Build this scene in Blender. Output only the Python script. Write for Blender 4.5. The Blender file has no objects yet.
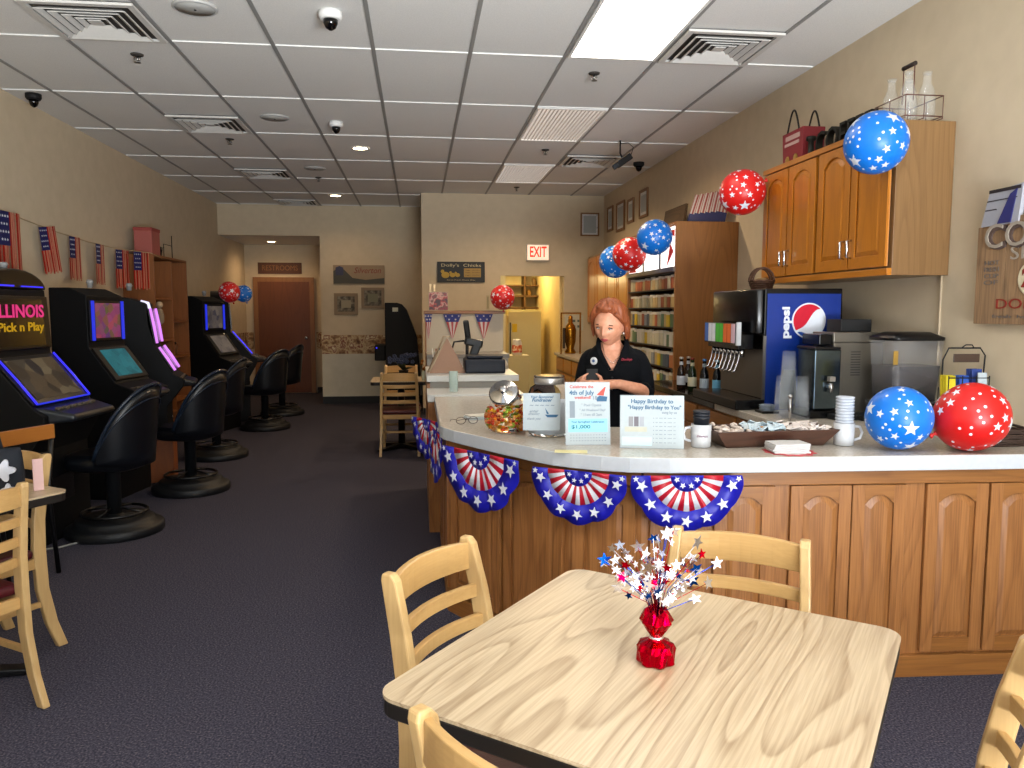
import bpy, bmesh, math, random
from mathutils import Vector, Matrix, Euler
PI = math.pi
R = math.radians
random.seed(7)
SC = bpy.context.scene
COL = SC.collection

# ---------------------------------------------------------------- camera
cam_d = bpy.data.cameras.new('camera')
cam = bpy.data.objects.new('camera', cam_d); COL.objects.link(cam)
cam_d.sensor_width = 36.0
cam_d.lens = 770.0 / 1024 * 36.0
cam_d.clip_start = 0.02; cam_d.clip_end = 60
cam.location = (0, 0, 1.48)
cam.rotation_euler = (R(90 - 5.416), 0, R(-6.93))
SC.camera = cam
# ---------------------------------------------------------------- world, exposure
SC.view_settings.view_transform = 'Standard'
SC.view_settings.look = 'None'
SC.view_settings.exposure = 0.05
SC.view_settings.gamma = 1.0
SC.view_settings.use_curve_mapping = False
W = bpy.data.worlds.new('world'); SC.world = W; W.use_nodes = True
W.node_tree.nodes['Background'].inputs[0].default_value = (0.55, 0.68, 0.9, 1)
W.node_tree.nodes['Background'].inputs[1].default_value = 0.3

def area(name, loc, rot, sx, sy, power, color=(1, 1, 1), spread=180):
    l = bpy.data.lights.new(name, 'AREA'); l.shape = 'RECTANGLE'; l.size = sx; l.size_y = sy
    l.energy = power; l.color = color; l.spread = R(spread)
    o = bpy.data.objects.new(name, l); COL.objects.link(o); o.location = loc; o.rotation_euler = rot
    return o
def point(name, loc, power, color=(1, 1, 1), r=0.05):
    l = bpy.data.lights.new(name, 'POINT'); l.energy = power; l.color = color; l.shadow_soft_size = r
    o = bpy.data.objects.new(name, l); COL.objects.link(o); o.location = loc
    return o
def spot(name, loc, rot, power, ang, color=(1, 1, 1), r=0.04, blend=0.5):
    l = bpy.data.lights.new(name, 'SPOT'); l.energy = power; l.color = color; l.shadow_soft_size = r
    l.spot_size = R(ang); l.spot_blend = blend
    o = bpy.data.objects.new(name, l); COL.objects.link(o); o.location = loc; o.rotation_euler = rot
    return o
# daylight coming in through the two shop windows behind the camera
area('window_daylight', (1.35, -1.72, 1.6), (R(95), 0, 0), 2.4, 2.4, 125, (0.90, 0.96, 1.0))
area('window_daylight', (-1.55, -1.72, 1.6), (R(95), 0, 0), 1.9, 2.4, 12, (0.90, 0.96, 1.0))
# unseen upward lamp added outside as pavement bounce, to brighten the ceiling
area('ceiling_fill', (2.3, -3.5, 0.02), (R(165), 0, 0), 4.4, 3.4, 3800, (0.93, 0.97, 1.0))
# fluorescent panel in the ceiling, recessed lamps, kitchen and hall lamps
WARM = (1.0, 0.66, 0.36)
for x, y, z, p in ((-0.56, 8.1, 3.08, 60), (-1.15, 11.4, 3.08, 18), (-2.45, 13.6, 2.6, 17)):
    spot('recessed_lamp', (x, y, z), (0, 0, 0), p, 155, WARM, 0.05, 0.6)
point('kitchen_lamp', (1.5, 12.3, 2.2), 50, (1.0, 0.78, 0.36), 0.25)
for y in (6.91, 9.36): spot('service_fill', (1.265, y, 3.09), (0, 0, 0), 95, 160, (1.0, 0.74, 0.44), 0.06, 0.6)  # warm spots added under the unlit louvre panels to warm the service walls

# ---------------------------------------------------------------- materials
def lin(h):
    h = h.lstrip('#'); c = [int(h[i:i+2], 16) / 255 for i in (0, 2, 4)]
    return tuple(x / 12.92 if x <= .04045 else ((x + .055) / 1.055) ** 2.4 for x in c) + (1,)
MC = {}
def mat(name, hexc='#808080', rough=.5, metal=0, emit=None, es=0, trans=0, alpha=1, ior=1.45, coat=0, spec=.5, bump=0, bscale=60):
    if name in MC: return MC[name]
    m = bpy.data.materials.new(name); m.use_nodes = True; MC[name] = m
    nt = m.node_tree; b = nt.nodes['Principled BSDF']
    b.inputs['Base Color'].default_value = lin(hexc)
    b.inputs['Roughness'].default_value = rough; b.inputs['Metallic'].default_value = metal
    b.inputs['IOR'].default_value = ior; b.inputs['Coat Weight'].default_value = coat
    b.inputs['Specular IOR Level'].default_value = spec
    b.inputs['Transmission Weight'].default_value = trans; b.inputs['Alpha'].default_value = alpha
    if emit: b.inputs['Emission Color'].default_value = lin(emit); b.inputs['Emission Strength'].default_value = es
    if not trans and not emit:
        # slight procedural tone variation, every surface has some
        tc = nt.nodes.new('ShaderNodeTexCoord'); n = nt.nodes.new('ShaderNodeTexNoise')
        n.inputs['Scale'].default_value = bscale; n.inputs['Detail'].default_value = 3
        nt.links.new(tc.outputs['Object'], n.inputs['Vector'])
        mx = nt.nodes.new('ShaderNodeMix'); mx.data_type = 'RGBA'; mx.blend_type = 'MULTIPLY'
        mx.inputs['Factor'].default_value = .12
        mx.inputs[6].default_value = lin(hexc)
        nt.links.new(n.outputs['Fac'], mx.inputs[7]); nt.links.new(mx.outputs[2], b.inputs['Base Color'])
        if bump:
            bp = nt.nodes.new('ShaderNodeBump'); bp.inputs['Strength'].default_value = bump; bp.inputs['Distance'].default_value = .003
            nt.links.new(n.outputs['Fac'], bp.inputs['Height']); nt.links.new(bp.outputs['Normal'], b.inputs['Normal'])
    return m
def ramp(nt, stops):
    r = nt.nodes.new('ShaderNodeValToRGB'); e = r.color_ramp.elements
    while len(e) < len(stops): e.new(.5)
    for i, (p, c) in enumerate(stops): e[i].position = p; e[i].color = lin(c)
    return r
def speckle(name, stops, scale, rough=.8, bump=0, detail=2, rot=None, stretch=None, spec=.5, coat=0):
    if name in MC: return MC[name]
    m = bpy.data.materials.new(name); m.use_nodes = True; MC[name] = m
    nt = m.node_tree; b = nt.nodes['Principled BSDF']; b.inputs['Roughness'].default_value = rough
    b.inputs['Specular IOR Level'].default_value = spec; b.inputs['Coat Weight'].default_value = coat
    tc = nt.nodes.new('ShaderNodeTexCoord'); mp = nt.nodes.new('ShaderNodeMapping')
    if stretch: mp.inputs['Scale'].default_value = stretch
    n = nt.nodes.new('ShaderNodeTexNoise'); n.inputs['Scale'].default_value = scale; n.inputs['Detail'].default_value = detail
    nt.links.new(tc.outputs['Object'], mp.inputs['Vector']); nt.links.new(mp.outputs['Vector'], n.inputs['Vector'])
    r = ramp(nt, stops); nt.links.new(n.outputs['Fac'], r.inputs['Fac']); nt.links.new(r.outputs['Color'], b.inputs['Base Color'])
    if bump:
        bp = nt.nodes.new('ShaderNodeBump'); bp.inputs['Strength'].default_value = bump; bp.inputs['Distance'].default_value = .004
        nt.links.new(n.outputs['Fac'], bp.inputs['Height']); nt.links.new(bp.outputs['Normal'], b.inputs['Normal'])
    return m
def wood(name, light, dark, axis='Z', big=1.3, lines=9, k=.5, rough=.45, fine=.35, coat=0, along=.12, spin=0, spec=.5):
    """cathedral grain: contour lines of a noise field stretched along one axis, plus fine pores"""
    if name in MC: return MC[name]
    m = bpy.data.materials.new(name); m.use_nodes = True; MC[name] = m
    nt = m.node_tree; N = nt.nodes; L = nt.links; b = N['Principled BSDF']
    b.inputs['Roughness'].default_value = rough; b.inputs['Coat Weight'].default_value = coat; b.inputs['Coat Roughness'].default_value = .15
    b.inputs['Specular IOR Level'].default_value = spec
    tc = N.new('ShaderNodeTexCoord'); m0 = N.new('ShaderNodeMapping'); m0.inputs['Rotation'].default_value = (0, 0, spin)
    L.new(tc.outputs['Object'], m0.inputs['Vector'])
    ax = 'XYZ'.index(axis)
    s1 = [1, 1, 1]; s1[ax] = along
    s2 = [1, 1, 1]; s2[ax] = .03
    m1 = N.new('ShaderNodeMapping'); m1.inputs['Scale'].default_value = s1; L.new(m0.outputs['Vector'], m1.inputs['Vector'])
    m2 = N.new('ShaderNodeMapping'); m2.inputs['Scale'].default_value = s2; L.new(m0.outputs['Vector'], m2.inputs['Vector'])
    n1 = N.new('ShaderNodeTexNoise'); n1.inputs['Scale'].default_value = big * 4; n1.inputs['Detail'].default_value = 1.0; n1.inputs['Roughness'].default_value = .35
    L.new(m1.outputs['Vector'], n1.inputs['Vector'])
    mu = N.new('ShaderNodeMath'); mu.operation = 'MULTIPLY'; mu.inputs[1].default_value = lines * 2; L.new(n1.outputs['Fac'], mu.inputs[0])
    fr = N.new('ShaderNodeMath'); fr.operation = 'FRACT'; L.new(mu.outputs[0], fr.inputs[0])
    r1 = N.new('ShaderNodeValToRGB'); e = r1.color_ramp.elements
    e[0].position = 0; e[0].color = (1, 1, 1, 1); e[1].position = 1; e[1].color = (1, 1, 1, 1)
    q = e.new(.45); q.color = (.75, .75, .75, 1); q = e.new(.78); q.color = (.1, .1, .1, 1); q = e.new(.86); q.color = (.9, .9, .9, 1)
    L.new(fr.outputs[0], r1.inputs['Fac'])
    n2 = N.new('ShaderNodeTexNoise'); n2.inputs['Scale'].default_value = 160; n2.inputs['Detail'].default_value = 2
    L.new(m2.outputs['Vector'], n2.inputs['Vector'])
    r2 = N.new('ShaderNodeValToRGB'); r2.color_ramp.elements[0].position = .38; r2.color_ramp.elements[1].position = .62
    L.new(n2.outputs['Fac'], r2.inputs['Fac'])
    a = N.new('ShaderNodeMix'); a.data_type = 'FLOAT'; a.inputs[0].default_value = fine
    L.new(r1.outputs['Color'], a.inputs[2]); L.new(r2.outputs['Color'], a.inputs[3])
    sub = N.new('ShaderNodeMapRange'); sub.inputs['To Min'].default_value = 1 - 0; sub.inputs['To Max'].default_value = 0
    L.new(a.outputs[0], sub.inputs['Value'])
    mk = N.new('ShaderNodeMath'); mk.operation = 'MULTIPLY'; mk.inputs[1].default_value = k; L.new(sub.outputs[0], mk.inputs[0])
    mx = N.new('ShaderNodeMix'); mx.data_type = 'RGBA'; mx.inputs[6].default_value = lin(light); mx.inputs[7].default_value = lin(dark)
    L.new(mk.outputs[0], mx.inputs['Factor']); L.new(mx.outputs[2], b.inputs['Base Color'])
    return m
def vcol(name, rough=.5, metal=0):
    if name in MC: return MC[name]
    m = bpy.data.materials.new(name); m.use_nodes = True; MC[name] = m
    return m
def emis(name, hexc, s, base='#050505'):
    return mat(name, base, .4, emit=hexc, es=s)

# ---------------------------------------------------------------- mesh builder
class M:
    def __init__(s): s.v = []; s.f = []; s.m = []; s.sm = []; s.x = Matrix()
    def at(s, x=0, y=0, z=0, rz=0, rx=0, ry=0, sc=1):
        s.x = Matrix.Translation((x, y, z)) @ Euler((rx, ry, rz)).to_matrix().to_4x4() @ Matrix.Scale(sc, 4); return s
    def add(s, vs, fs, mi=0, smooth=False):
        o = len(s.v); s.v += [tuple(s.x @ Vector(v)) for v in vs]
        for f in fs: s.f.append([i + o for i in f]); s.m.append(mi); s.sm.append(smooth)
        return s
    def bb(s, x0, x1, y0, y1, z0, z1, mi=0):
        return s.add([(x0,y0,z0),(x1,y0,z0),(x1,y1,z0),(x0,y1,z0),(x0,y0,z1),(x1,y0,z1),(x1,y1,z1),(x0,y1,z1)],
                     [(3,2,1,0),(4,5,6,7),(0,1,5,4),(1,2,6,5),(2,3,7,6),(3,0,4,7)], mi)
    def box(s, cx, cy, cz, sx, sy, sz, mi=0): return s.bb(cx-sx/2, cx+sx/2, cy-sy/2, cy+sy/2, cz-sz/2, cz+sz/2, mi)
    def quad(s, a, b, c, d, mi=0): return s.add([a, b, c, d], [(0, 1, 2, 3)], mi)
    def prism(s, pts, z0, z1, mi=0, plane='xy', smooth=False):
        def q(a, b, c): return (a, b, c) if plane == 'xy' else ((a, c, b) if plane == 'xz' else (c, a, b))
        n = len(pts); vs = [q(a, b, z0) for a, b in pts] + [q(a, b, z1) for a, b in pts]
        s.add(vs, [tuple(range(n))[::-1], tuple(range(n, 2*n))], mi)
        return s.add(vs, [(i, (i+1) % n, n+(i+1) % n, n+i) for i in range(n)], mi, smooth)
    def loft(s, rings, mi=0, cap=True, closed=True, smooth=True):
        n = len(rings[0]); vs = [p for r in rings for p in r]; fs = []
        for i in range(len(rings)-1):
            for j in range(n if closed else n-1):
                a = i*n+j; b = i*n+(j+1) % n; fs.append((a, b, b+n, a+n))
        s.add(vs, fs, mi, smooth)
        if cap:
            s.add(rings[0], [tuple(range(n))[::-1]], mi); s.add(rings[-1], [tuple(range(n))], mi)
        return s
    def lathe(s, prof, n=24, mi=0, c=(0, 0, 0), smooth=True, cap=True):
        rings = [[(c[0]+r*math.cos(2*PI*k/n), c[1]+r*math.sin(2*PI*k/n), c[2]+z) for k in range(n)] for r, z in prof]
        return s.loft(rings, mi, cap, True, smooth)
    def cyl(s, x, y, z0, z1, r, n=20, mi=0): return s.lathe([(r, z0), (r, z1)], n, mi, (x, y, 0))
    def sph(s, c, r, n=20, mi=0, sz=None):
        rx, ry, rz = (r, r, r) if sz is None else sz
        rings = []
        for i in range(n//2+1):
            t = -PI/2 + PI*i/(n//2); t = max(-PI/2+.02, min(PI/2-.02, t))
            rings.append([(c[0]+rx*math.cos(t)*math.cos(2*PI*k/n), c[1]+ry*math.cos(t)*math.sin(2*PI*k/n), c[2]+rz*math.sin(t)) for k in range(n)])
        return s.loft(rings, mi)
    def tube(s, path, r, n=8, mi=0, closed=False, sec=None, upv=None):
        P = [Vector(p) for p in path]; N = len(P); rings = []
        up = Vector(upv) if upv else None
        prev = None
        for i in range(N):
            if closed: t = P[(i+1) % N] - P[i-1]
            else: t = P[min(i+1, N-1)] - P[max(i-1, 0)]
            t.normalize()
            if up is not None: u = up - t*up.dot(t)
            elif prev is not None: u = prev - t*prev.dot(t)
            else:
                a = Vector((0, 0, 1)) if abs(t.z) < .9 else Vector((1, 0, 0)); u = a - t*a.dot(t)
            u.normalize(); prev = u; w = t.cross(u)
            rr = r[i] if isinstance(r, (list, tuple)) else r
            if sec: rings.append([tuple(P[i] + u*a*rr + w*b*rr) for a, b in sec])
            else: rings.append([tuple(P[i] + u*rr*math.cos(2*PI*k/n) + w*rr*math.sin(2*PI*k/n)) for k in range(n)])
        if closed: rings.append(rings[0]); return s.loft(rings, mi, False)
        return s.loft(rings, mi, True, True, not sec)
    def build(s, name, mats, parent=None, bevel=0, seg=2, sub=0, solid=0, loc=None, rz=None):
        me = bpy.data.meshes.new(name); me.from_pydata(s.v, [], s.f)
        for m in (mats if isinstance(mats, (list, tuple)) else [mats]): me.materials.append(m)
        for p, mi, sm in zip(me.polygons, s.m, s.sm): p.material_index = mi; p.use_smooth = sm
        bm = bmesh.new(); bm.from_mesh(me); bmesh.ops.remove_doubles(bm, verts=bm.verts, dist=1e-5)
        bmesh.ops.recalc_face_normals(bm, faces=bm.faces); bm.to_mesh(me); bm.free()
        o = bpy.data.objects.new(name, me); COL.objects.link(o)
        if parent: o.parent = parent
        if loc: o.location = loc
        if rz is not None: o.rotation_euler.z = rz
        if solid: d = o.modifiers.new('s', 'SOLIDIFY'); d.thickness = solid; d.offset = 0
        if bevel:
            d = o.modifiers.new('b', 'BEVEL'); d.width = bevel; d.segments = seg; d.limit_method = 'ANGLE'; d.angle_limit = R(40)
        if sub: d = o.modifiers.new('u', 'SUBSURF'); d.levels = sub; d.render_levels = sub
        return o
def tag(o, label=None, cat=None, group=None, kind=None):
    if label: o['label'] = label
    if cat: o['category'] = cat
    if group: o['group'] = group
    if kind: o['kind'] = kind
    return o
def thing(name, label, cat, loc=(0, 0, 0), rz=0, group=None):
    o = bpy.data.objects.new(name, None); COL.objects.link(o); o.location = loc; o.rotation_euler = (0, 0, rz)
    o.empty_display_size = .05
    return tag(o, label, cat, group)
def struct(o): o['kind'] = 'structure'; return o
def copy_tree(o, label=None, loc=None, rz=None, parent=None):
    c = o.copy(); COL.objects.link(c)
    if parent: c.parent = parent
    if label: c['label'] = label
    if loc: c.location = loc
    if rz is not None: c.rotation_euler.z = rz
    for ch in list(o.children): copy_tree(ch, None, None, None, c)
    return c
def text(s, size, m, loc=(0, 0, 0), rot=(R(90), 0, 0), parent=None, name='lettering', w=None, h=None, ext=.0012, shear=0, bold=0, align='CENTER', space=1.0):
    cu = bpy.data.curves.new('t', 'FONT'); cu.body = s; cu.size = size; cu.extrude = ext; cu.align_x = align; cu.align_y = 'CENTER'
    cu.shear = shear; cu.offset = bold; cu.resolution_u = 3; cu.space_line = space
    to = bpy.data.objects.new('t', cu); COL.objects.link(to)
    bpy.context.view_layer.update()
    me = bpy.data.meshes.new_from_object(to.evaluated_get(bpy.context.evaluated_depsgraph_get()))
    bpy.data.objects.remove(to); bpy.data.curves.remove(cu)
    xs = [v.co.x for v in me.vertices]; ys = [v.co.y for v in me.vertices]
    if xs:
        kx = w / (max(xs)-min(xs)) if w else 1; ky = h / (max(ys)-min(ys)) if h else (kx if w else 1)
        if not w and h: kx = ky
        for v in me.vertices: v.co.x *= kx; v.co.y *= ky
    me.materials.clear(); me.materials.append(m)
    o = bpy.data.objects.new(name, me); COL.objects.link(o); o.location = loc; o.rotation_euler = rot
    if parent: o.parent = parent
    return o
def star2d(r, n=5, k=.42, a0=PI/2): return [((r if i % 2 == 0 else r*k)*math.cos(a0+PI*i/n), (r if i % 2 == 0 else r*k)*math.sin(a0+PI*i/n)) for i in range(2*n)]
# ================================================================ SETTING
XL, XR, YF, H = -3.05, 2.67, -1.6, 3.12
wallm = speckle('wall_paint', [(0.3, '#c4b499'), (0.7, '#caba9f')], 9, .85, .05)
lowm = speckle('wall_paint_pale', [(0.3, '#c4bfae'), (0.7, '#cbc6b6')], 9, .8)
yelm = speckle('kitchen_paint', [(0.3, '#dcc489'), (0.7, '#e0ca92')], 8, .8)
carpet = speckle('carpet', [(0.34, '#292a37'), (0.5, '#403f4c'), (0.62, '#524e59'), (0.72, '#6a6062')], 130, .95, .6, 2, spec=.1)
tilem = speckle('ceiling_tile', [(0.35, '#d6d5d2'), (0.65, '#e0dfdc')], 160, .9, .25)
barg = mat('grid_metal_shaded', '#8f8f8d', .5); barw = mat('grid_metal_white', '#e9e9e6', .4)  # light on the grid put into colour: long bars greyer, cross bars whiter
black = mat('black_plastic', '#0b0b0d', .35); blackm = mat('black_matte', '#0d0d0f', .7)
white = mat('white_plastic', '#e6e6e4', .35); chrome = mat('chrome', '#c8c8ca', .18, 1); steel = mat('brushed_steel', '#8d8b86', .32, 1)
glassm = mat('clear_glass', '#f4fbfa', .02, trans=1, ior=1.35)

struct(M().bb(XL-.1, XR+.1, YF-.1, 14.5, -.1, 0).build('floor', carpet))
# ceiling slab, then the T bars of the grid
struct(M().bb(XL-.1, XR+.1, YF-.1, 12.6, H, H+.1).build('ceiling', tilem))
b = M()
for i in range(-5, 5):
    x = .35 + i*.61
    if XL < x < XR: b.bb(x-.012, x+.012, YF, 12.5, H-.006, H-.0005)
struct(b.build('trim_1', barg))
b = M()
for k in range(-5, 7):
    y = 5.08 + k*1.22
    xs = [XL] + [.35+i*.61 for i in range(-5, 5) if XL < .35+i*.61 < XR] + [XR]
    for a, c in zip(xs[:-1], xs[1:]): b.bb(a+.014, c-.014, y-.008, y+.008, H-.008, H-.0005)
struct(b.build('trim_2', barw))
struct(M().bb(XL-.1, XL, YF-.1, 14.4, 0, H).build('wall_left', wallm))
struct(M().bb(XR, XR+.1, YF-.1, 13.6, 0, H).build('wall_right', wallm))
# front wall (behind the viewer) with its two shop windows
b = M(); wins = [(-2.5, -.6), (.2, 2.5)]
b.bb(XL, XR, YF-.1, YF, 0, .3); b.bb(XL, XR, YF-.1, YF, 2.85, H)
b.bb(XL, -2.5, YF-.1, YF, .3, 2.85); b.bb(-.6, .2, YF-.1, YF, .3, 2.85); b.bb(2.5, XR, YF-.1, YF, .3, 2.85)
struct(b.build('wall_front', wallm))
for i, (a, c) in enumerate(wins):
    b = M()
    for x in (a+.025, (a+c)/2, c-.025): b.bb(x-.025, x+.025, YF-.08, YF-.03, .3, 2.85)
    for z in (.325, 2.825): b.bb(a, c, YF-.08, YF-.03, z-.025, z+.025)
    struct(b.build('window_%d' % (i+1), mat('window_frame', '#5a5550', .4, .6)))
# back walls: left bay with its hall opening, right bay with the kitchen doorway
XA, YA, YB, YC = -1.52, 12.5, 14.3, 11.0
b = M(); b.bb(XA, .06, YA, YA+.1, 0, H); b.bb(XL, XA, YA, YA+.1, 2.65, H)
struct(b.build('wall_back', wallm))
b = M(); b.bb(XL, XA, YB, YB+.1, 0, 2.75); b.bb(XA, XA+.1, YA+.1, YB+.1, 0, 2.75)
struct(b.build('wall_hall', wallm))
struct(M().bb(XL, XA+.1, YA+.1, YB+.1, 2.65, 2.75).build('ceiling', tilem))
b = M(); b.bb(.06, 1.21, YC, YC+.12, 0, H); b.bb(2.09, XR, YC, YC+.12, 0, H); b.bb(1.21, 2.09, YC, YC+.12, 1.98, H); b.bb(.06, .16, YC+.12, YA+.1, 0, H)
struct(b.build('wall_partition', wallm))
b = M(); b.bb(.5, XR, 13.5, 13.6, 0, H); b.bb(.5, .6, YC+.12, 13.5, 0, H); b.bb(2.05, 2.12, YC+.12, 13.5, 0, 2.6)
struct(b.build('wall_kitchen', yelm))
struct(M().bb(.5, XR, YC+.12, 13.5, H-.02, H+.05).build('ceiling', tilem))
# trims: wallpaper border, pale lower wall, black cove base
def border_mat():
    m = speckle('wallpaper_border', [(.3, '#5a3a2c'), (.45, '#9c7a58'), (.55, '#c9b48e'), (.62, '#7c3f30'), (.72, '#d8cba8')], 11, .8)
    return m
bd = border_mat()
for i, (x0, x1, y0, y1) in enumerate(((XA, .06, YA-.012, YA-.002), (XL+.002, XA, YB-.012, YB-.002), (XL+.002, XL+.012, YA+.1, YB-.012))):
    if i == 1:
        b = M(); b.bb(XL+.012, -2.93, y0, y1, .8, 1.1); b.bb(-1.83, XA, y0, y1, .8, 1.1)
    else: b = M().bb(x0, x1, y0, y1, .80, 1.10)
    struct(b.build('trim_%d' % (3+i), bd))
struct(M().bb(XA, .06, YA-.01, YA-.001, .12, .80).build('trim_6', lowm))
struct(M().bb(XA, .06, YA-.03, YA-.001, 0, .12).build('baseboard_back', mat('cove_base', '#15171c', .5)))
struct(M().bb(XL+.001, XL+.015, YF, YB-.01, 0, .11).build('baseboard_left', MC['cove_base']))
b = M(); b.bb(XL+.015, -2.93, YB-.015, YB-.001, 0, .1); b.bb(-1.83, XA, YB-.015, YB-.001, 0, .1); b.bb(.06, 1.21, YC-.015, YC-.001, 0, .1)
struct(b.build('baseboard_hall', MC['cove_base']))
doorw = wood('red_door_wood', '#6e3c1c', '#4c240f', 'Z', 1.2, 5, .4)
framew = wood('door_frame_wood', '#8f6138', '#63401f', 'Z', 1, 5, .4)
dr = M().bb(-2.83, -1.93, YB-.045, YB-.002, .01, 2.0).build('door_1', doorw); struct(dr)
b = M(); b.bb(-2.91, -2.83, YB-.05, YB-.001, 0, 2.08); b.bb(-1.93, -1.85, YB-.05, YB-.001, 0, 2.08); b.bb(-2.83, -1.93, YB-.05, YB-.001, 2.0, 2.08)
b.build('door_frame', framew, dr)
M().at(-2.0, YB-.045, 1.0, rx=R(90)).lathe([(.028, 0), (.03, .01), (.012, .02), (.012, .04), (.028, .055), (.026, .075), (.01, .08)], 16).build('door_handle', chrome, dr)
# doorway casing of the kitchen
struct(M().bb(1.17, 1.24, YC-.03, YC-.001, 0, 1.98).build('trim_7', mat('yellow_casing', '#e8d79c', .5)))

# ================================================================ CEILING FIXTURES
ventm = mat('vent_white', '#cfcdc8', .5); ventd = mat('vent_dark', '#3c3732', .7)
def vent(x, y, s, label):
    t = thing('ceiling_vent', label, 'vent', (x, y, H-.012), 0, 'square ceiling air vents')
    M().box(0, 0, .004, s, s, .004).build('backing', ventd, t)
    def ring(a, w, z0, z1):
        b = M(); b.bb(-a, a, -a, -a+w, z0, z1); b.bb(-a, a, a-w, a, z0, z1); b.bb(-a, -a+w, -a+w, a-w, z0, z1); b.bb(a-w, a, -a+w, a-w, z0, z1); return b
    ring(s/2, .035, -.012, .002).build('frame', ventm, t)
    for k, a in enumerate((.235, .185, .135, .085)):
        z0 = -.024 + k*.003
        # sloping louvre ring
        rr = []
        for (q, z) in ((a, z0+.004), (a-.026, z0+.02), (a-.03, z0+.018), (a-.004, z0)):
            rr.append([(-q, -q, z), (q, -q, z), (q, q, z), (-q, q, z)])
        rr.append(rr[0]); M().loft(rr, 0, False, True, False).build('louvre', ventm, t)
    M().box(0, 0, -.006, .07, .07, .006).build('louvre', ventm, t)
    return t
vent(-1.785, 4.775, .59, 'nearest left square ceiling vent at the top left corner')
vent(1.875, 4.775, .59, 'nearest square ceiling vent right of the glowing light panel')
vent(-1.785, 7.2, .59, 'second left ceiling vent, above the middle game machines')
vent(-1.785, 9.65, .59, 'third ceiling vent along the left row')
vent(-1.785, 12.1, .59, 'last left ceiling vent beside the back wall')
vent(1.875, 8.44, .59, 'far right ceiling vent beside the louvred light panels')
def panel(y, label, lit):
    t = thing('ceiling_light', label, 'light', (1.265, y, H-.006), 0, None)
    b = M(); w, l = .29, .595
    b.bb(-w, w, -l, -l+.02, -.008, .004); b.bb(-w, w, l-.02, l, -.008, .004); b.bb(-w, -w+.02, -l+.02, l-.02, -.008, .004); b.bb(w-.02, w, -l+.02, l-.02, -.008, .004)
    b.build('frame', barw, t)
    if lit: M().bb(-w+.02, w-.02, -l+.02, l-.02, -.004, .002).build('diffuser', emis('panel_glow', '#fff6e6', 7.5, '#ffffff'), t)
    else:
        M().bb(-w+.02, w-.02, -l+.02, l-.02, .0035, .006).build('reflector', emis('panel_added_glow', '#ffecd8', 1.5, '#cccccc'), t)  # unlit reflector given an added glow to brighten the service area
        b = M()
        for i in range(1, 17): x = -w+.02+i*.55/17; b.bb(x-.003, x+.003, -l+.02, l-.02, -.004, .003)
        for i in range(1, 36): y2 = -l+.02+i*1.15/36; b.bb(-w+.02, w-.02, y2-.003, y2+.003, -.0035, .003)
        b.build('louvre_grid', mat('louvre_metal', '#b4b0ae', .35, .6), t)
panel(4.47, 'large glowing fluorescent ceiling panel at the top of the view', True)
panel(6.91, 'louvred ceiling light panel, the nearer of the two unlit ones', False)
panel(9.36, 'louvred ceiling light panel, the farther and smaller one', False)
for x, y, l in ((-1.18, 4.52, 'nearest round white ceiling speaker'), (-1.19, 6.92, 'second round ceiling speaker, right of the second vent'), (-1.16, 9.27, 'farthest round ceiling speaker')):
    t = thing('ceiling_speaker', l, 'speaker', (x, y, H), 0, 'round ceiling speakers')
    M().lathe([(.118, -.001), (.118, -.01), (.108, -.016), (.105, -.012)], 32).build('rim', mat('speaker_white', '#b6b6b4', .5), t)
    M().lathe([(.104, -.002), (.104, -.013), (.02, -.016)], 32).build('grille', mat('speaker_grille', '#a9a9a6', .6), t)
    M().cyl(0, 0, -.02, -.012, .007, 10).build('centre_cap', blackm, t)
for x, y, l, base, r in ((-2.88, 6.42, 'black dome camera on the ceiling by the left wall', blackm, .055), (-.46, 4.5, 'nearest white based dome camera on the ceiling', white, .065), (-.69, 7.03, 'farther white based dome camera on the ceiling', white, .06), (2.45, 8.5, 'black dome camera on the ceiling by the right wall', blackm, .06)):
    t = thing('dome_camera', l, 'camera', (x, y, H), 0, 'ceiling dome cameras')
    M().lathe([(r, -.0005), (r, -.03), (r*.82, -.045), (r*.8, -.045)], 28).build('base', base, t)
    M().lathe([(r*.62, -.045), (r*.6, -.065), (r*.42, -.088), (r*.12, -.1)], 24).build('dome', mat('dome_glass', '#050507', .08), t)
for x, y, l in ((-1.77, 5.37, 'sprinkler head behind the nearest left vent'), (-1.77, 7.83, 'sprinkler head behind the second left vent'), (1.23, 5.4, 'sprinkler head behind the glowing light panel'), (1.31, 7.95, 'sprinkler head between the two louvred panels'), (1.32, 10.35, 'sprinkler head close to the exit sign wall'), (-1.2, 9.9, 'small sprinkler head near the farthest ceiling speaker')):
    t = thing('sprinkler', l, 'sprinkler', (x, y, H), 0, 'ceiling sprinklers')
    M().lathe([(.04, -.0005), (.038, -.008), (.015, -.012)], 20).build('escutcheon', ventd, t)
    b = M(); b.cyl(0, 0, -.045, -.01, .008, 10)
    b.tube([(-.014, 0, -.012), (-.02, 0, -.03), (0, 0, -.05)], .003, 6); b.tube([(.014, 0, -.012), (.02, 0, -.03), (0, 0, -.05)], .003, 6)
    b.build('frame', steel, t); M().lathe([(.02, -.05), (.022, -.053), (.004, -.055)], 12).build('deflector', steel, t)
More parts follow.
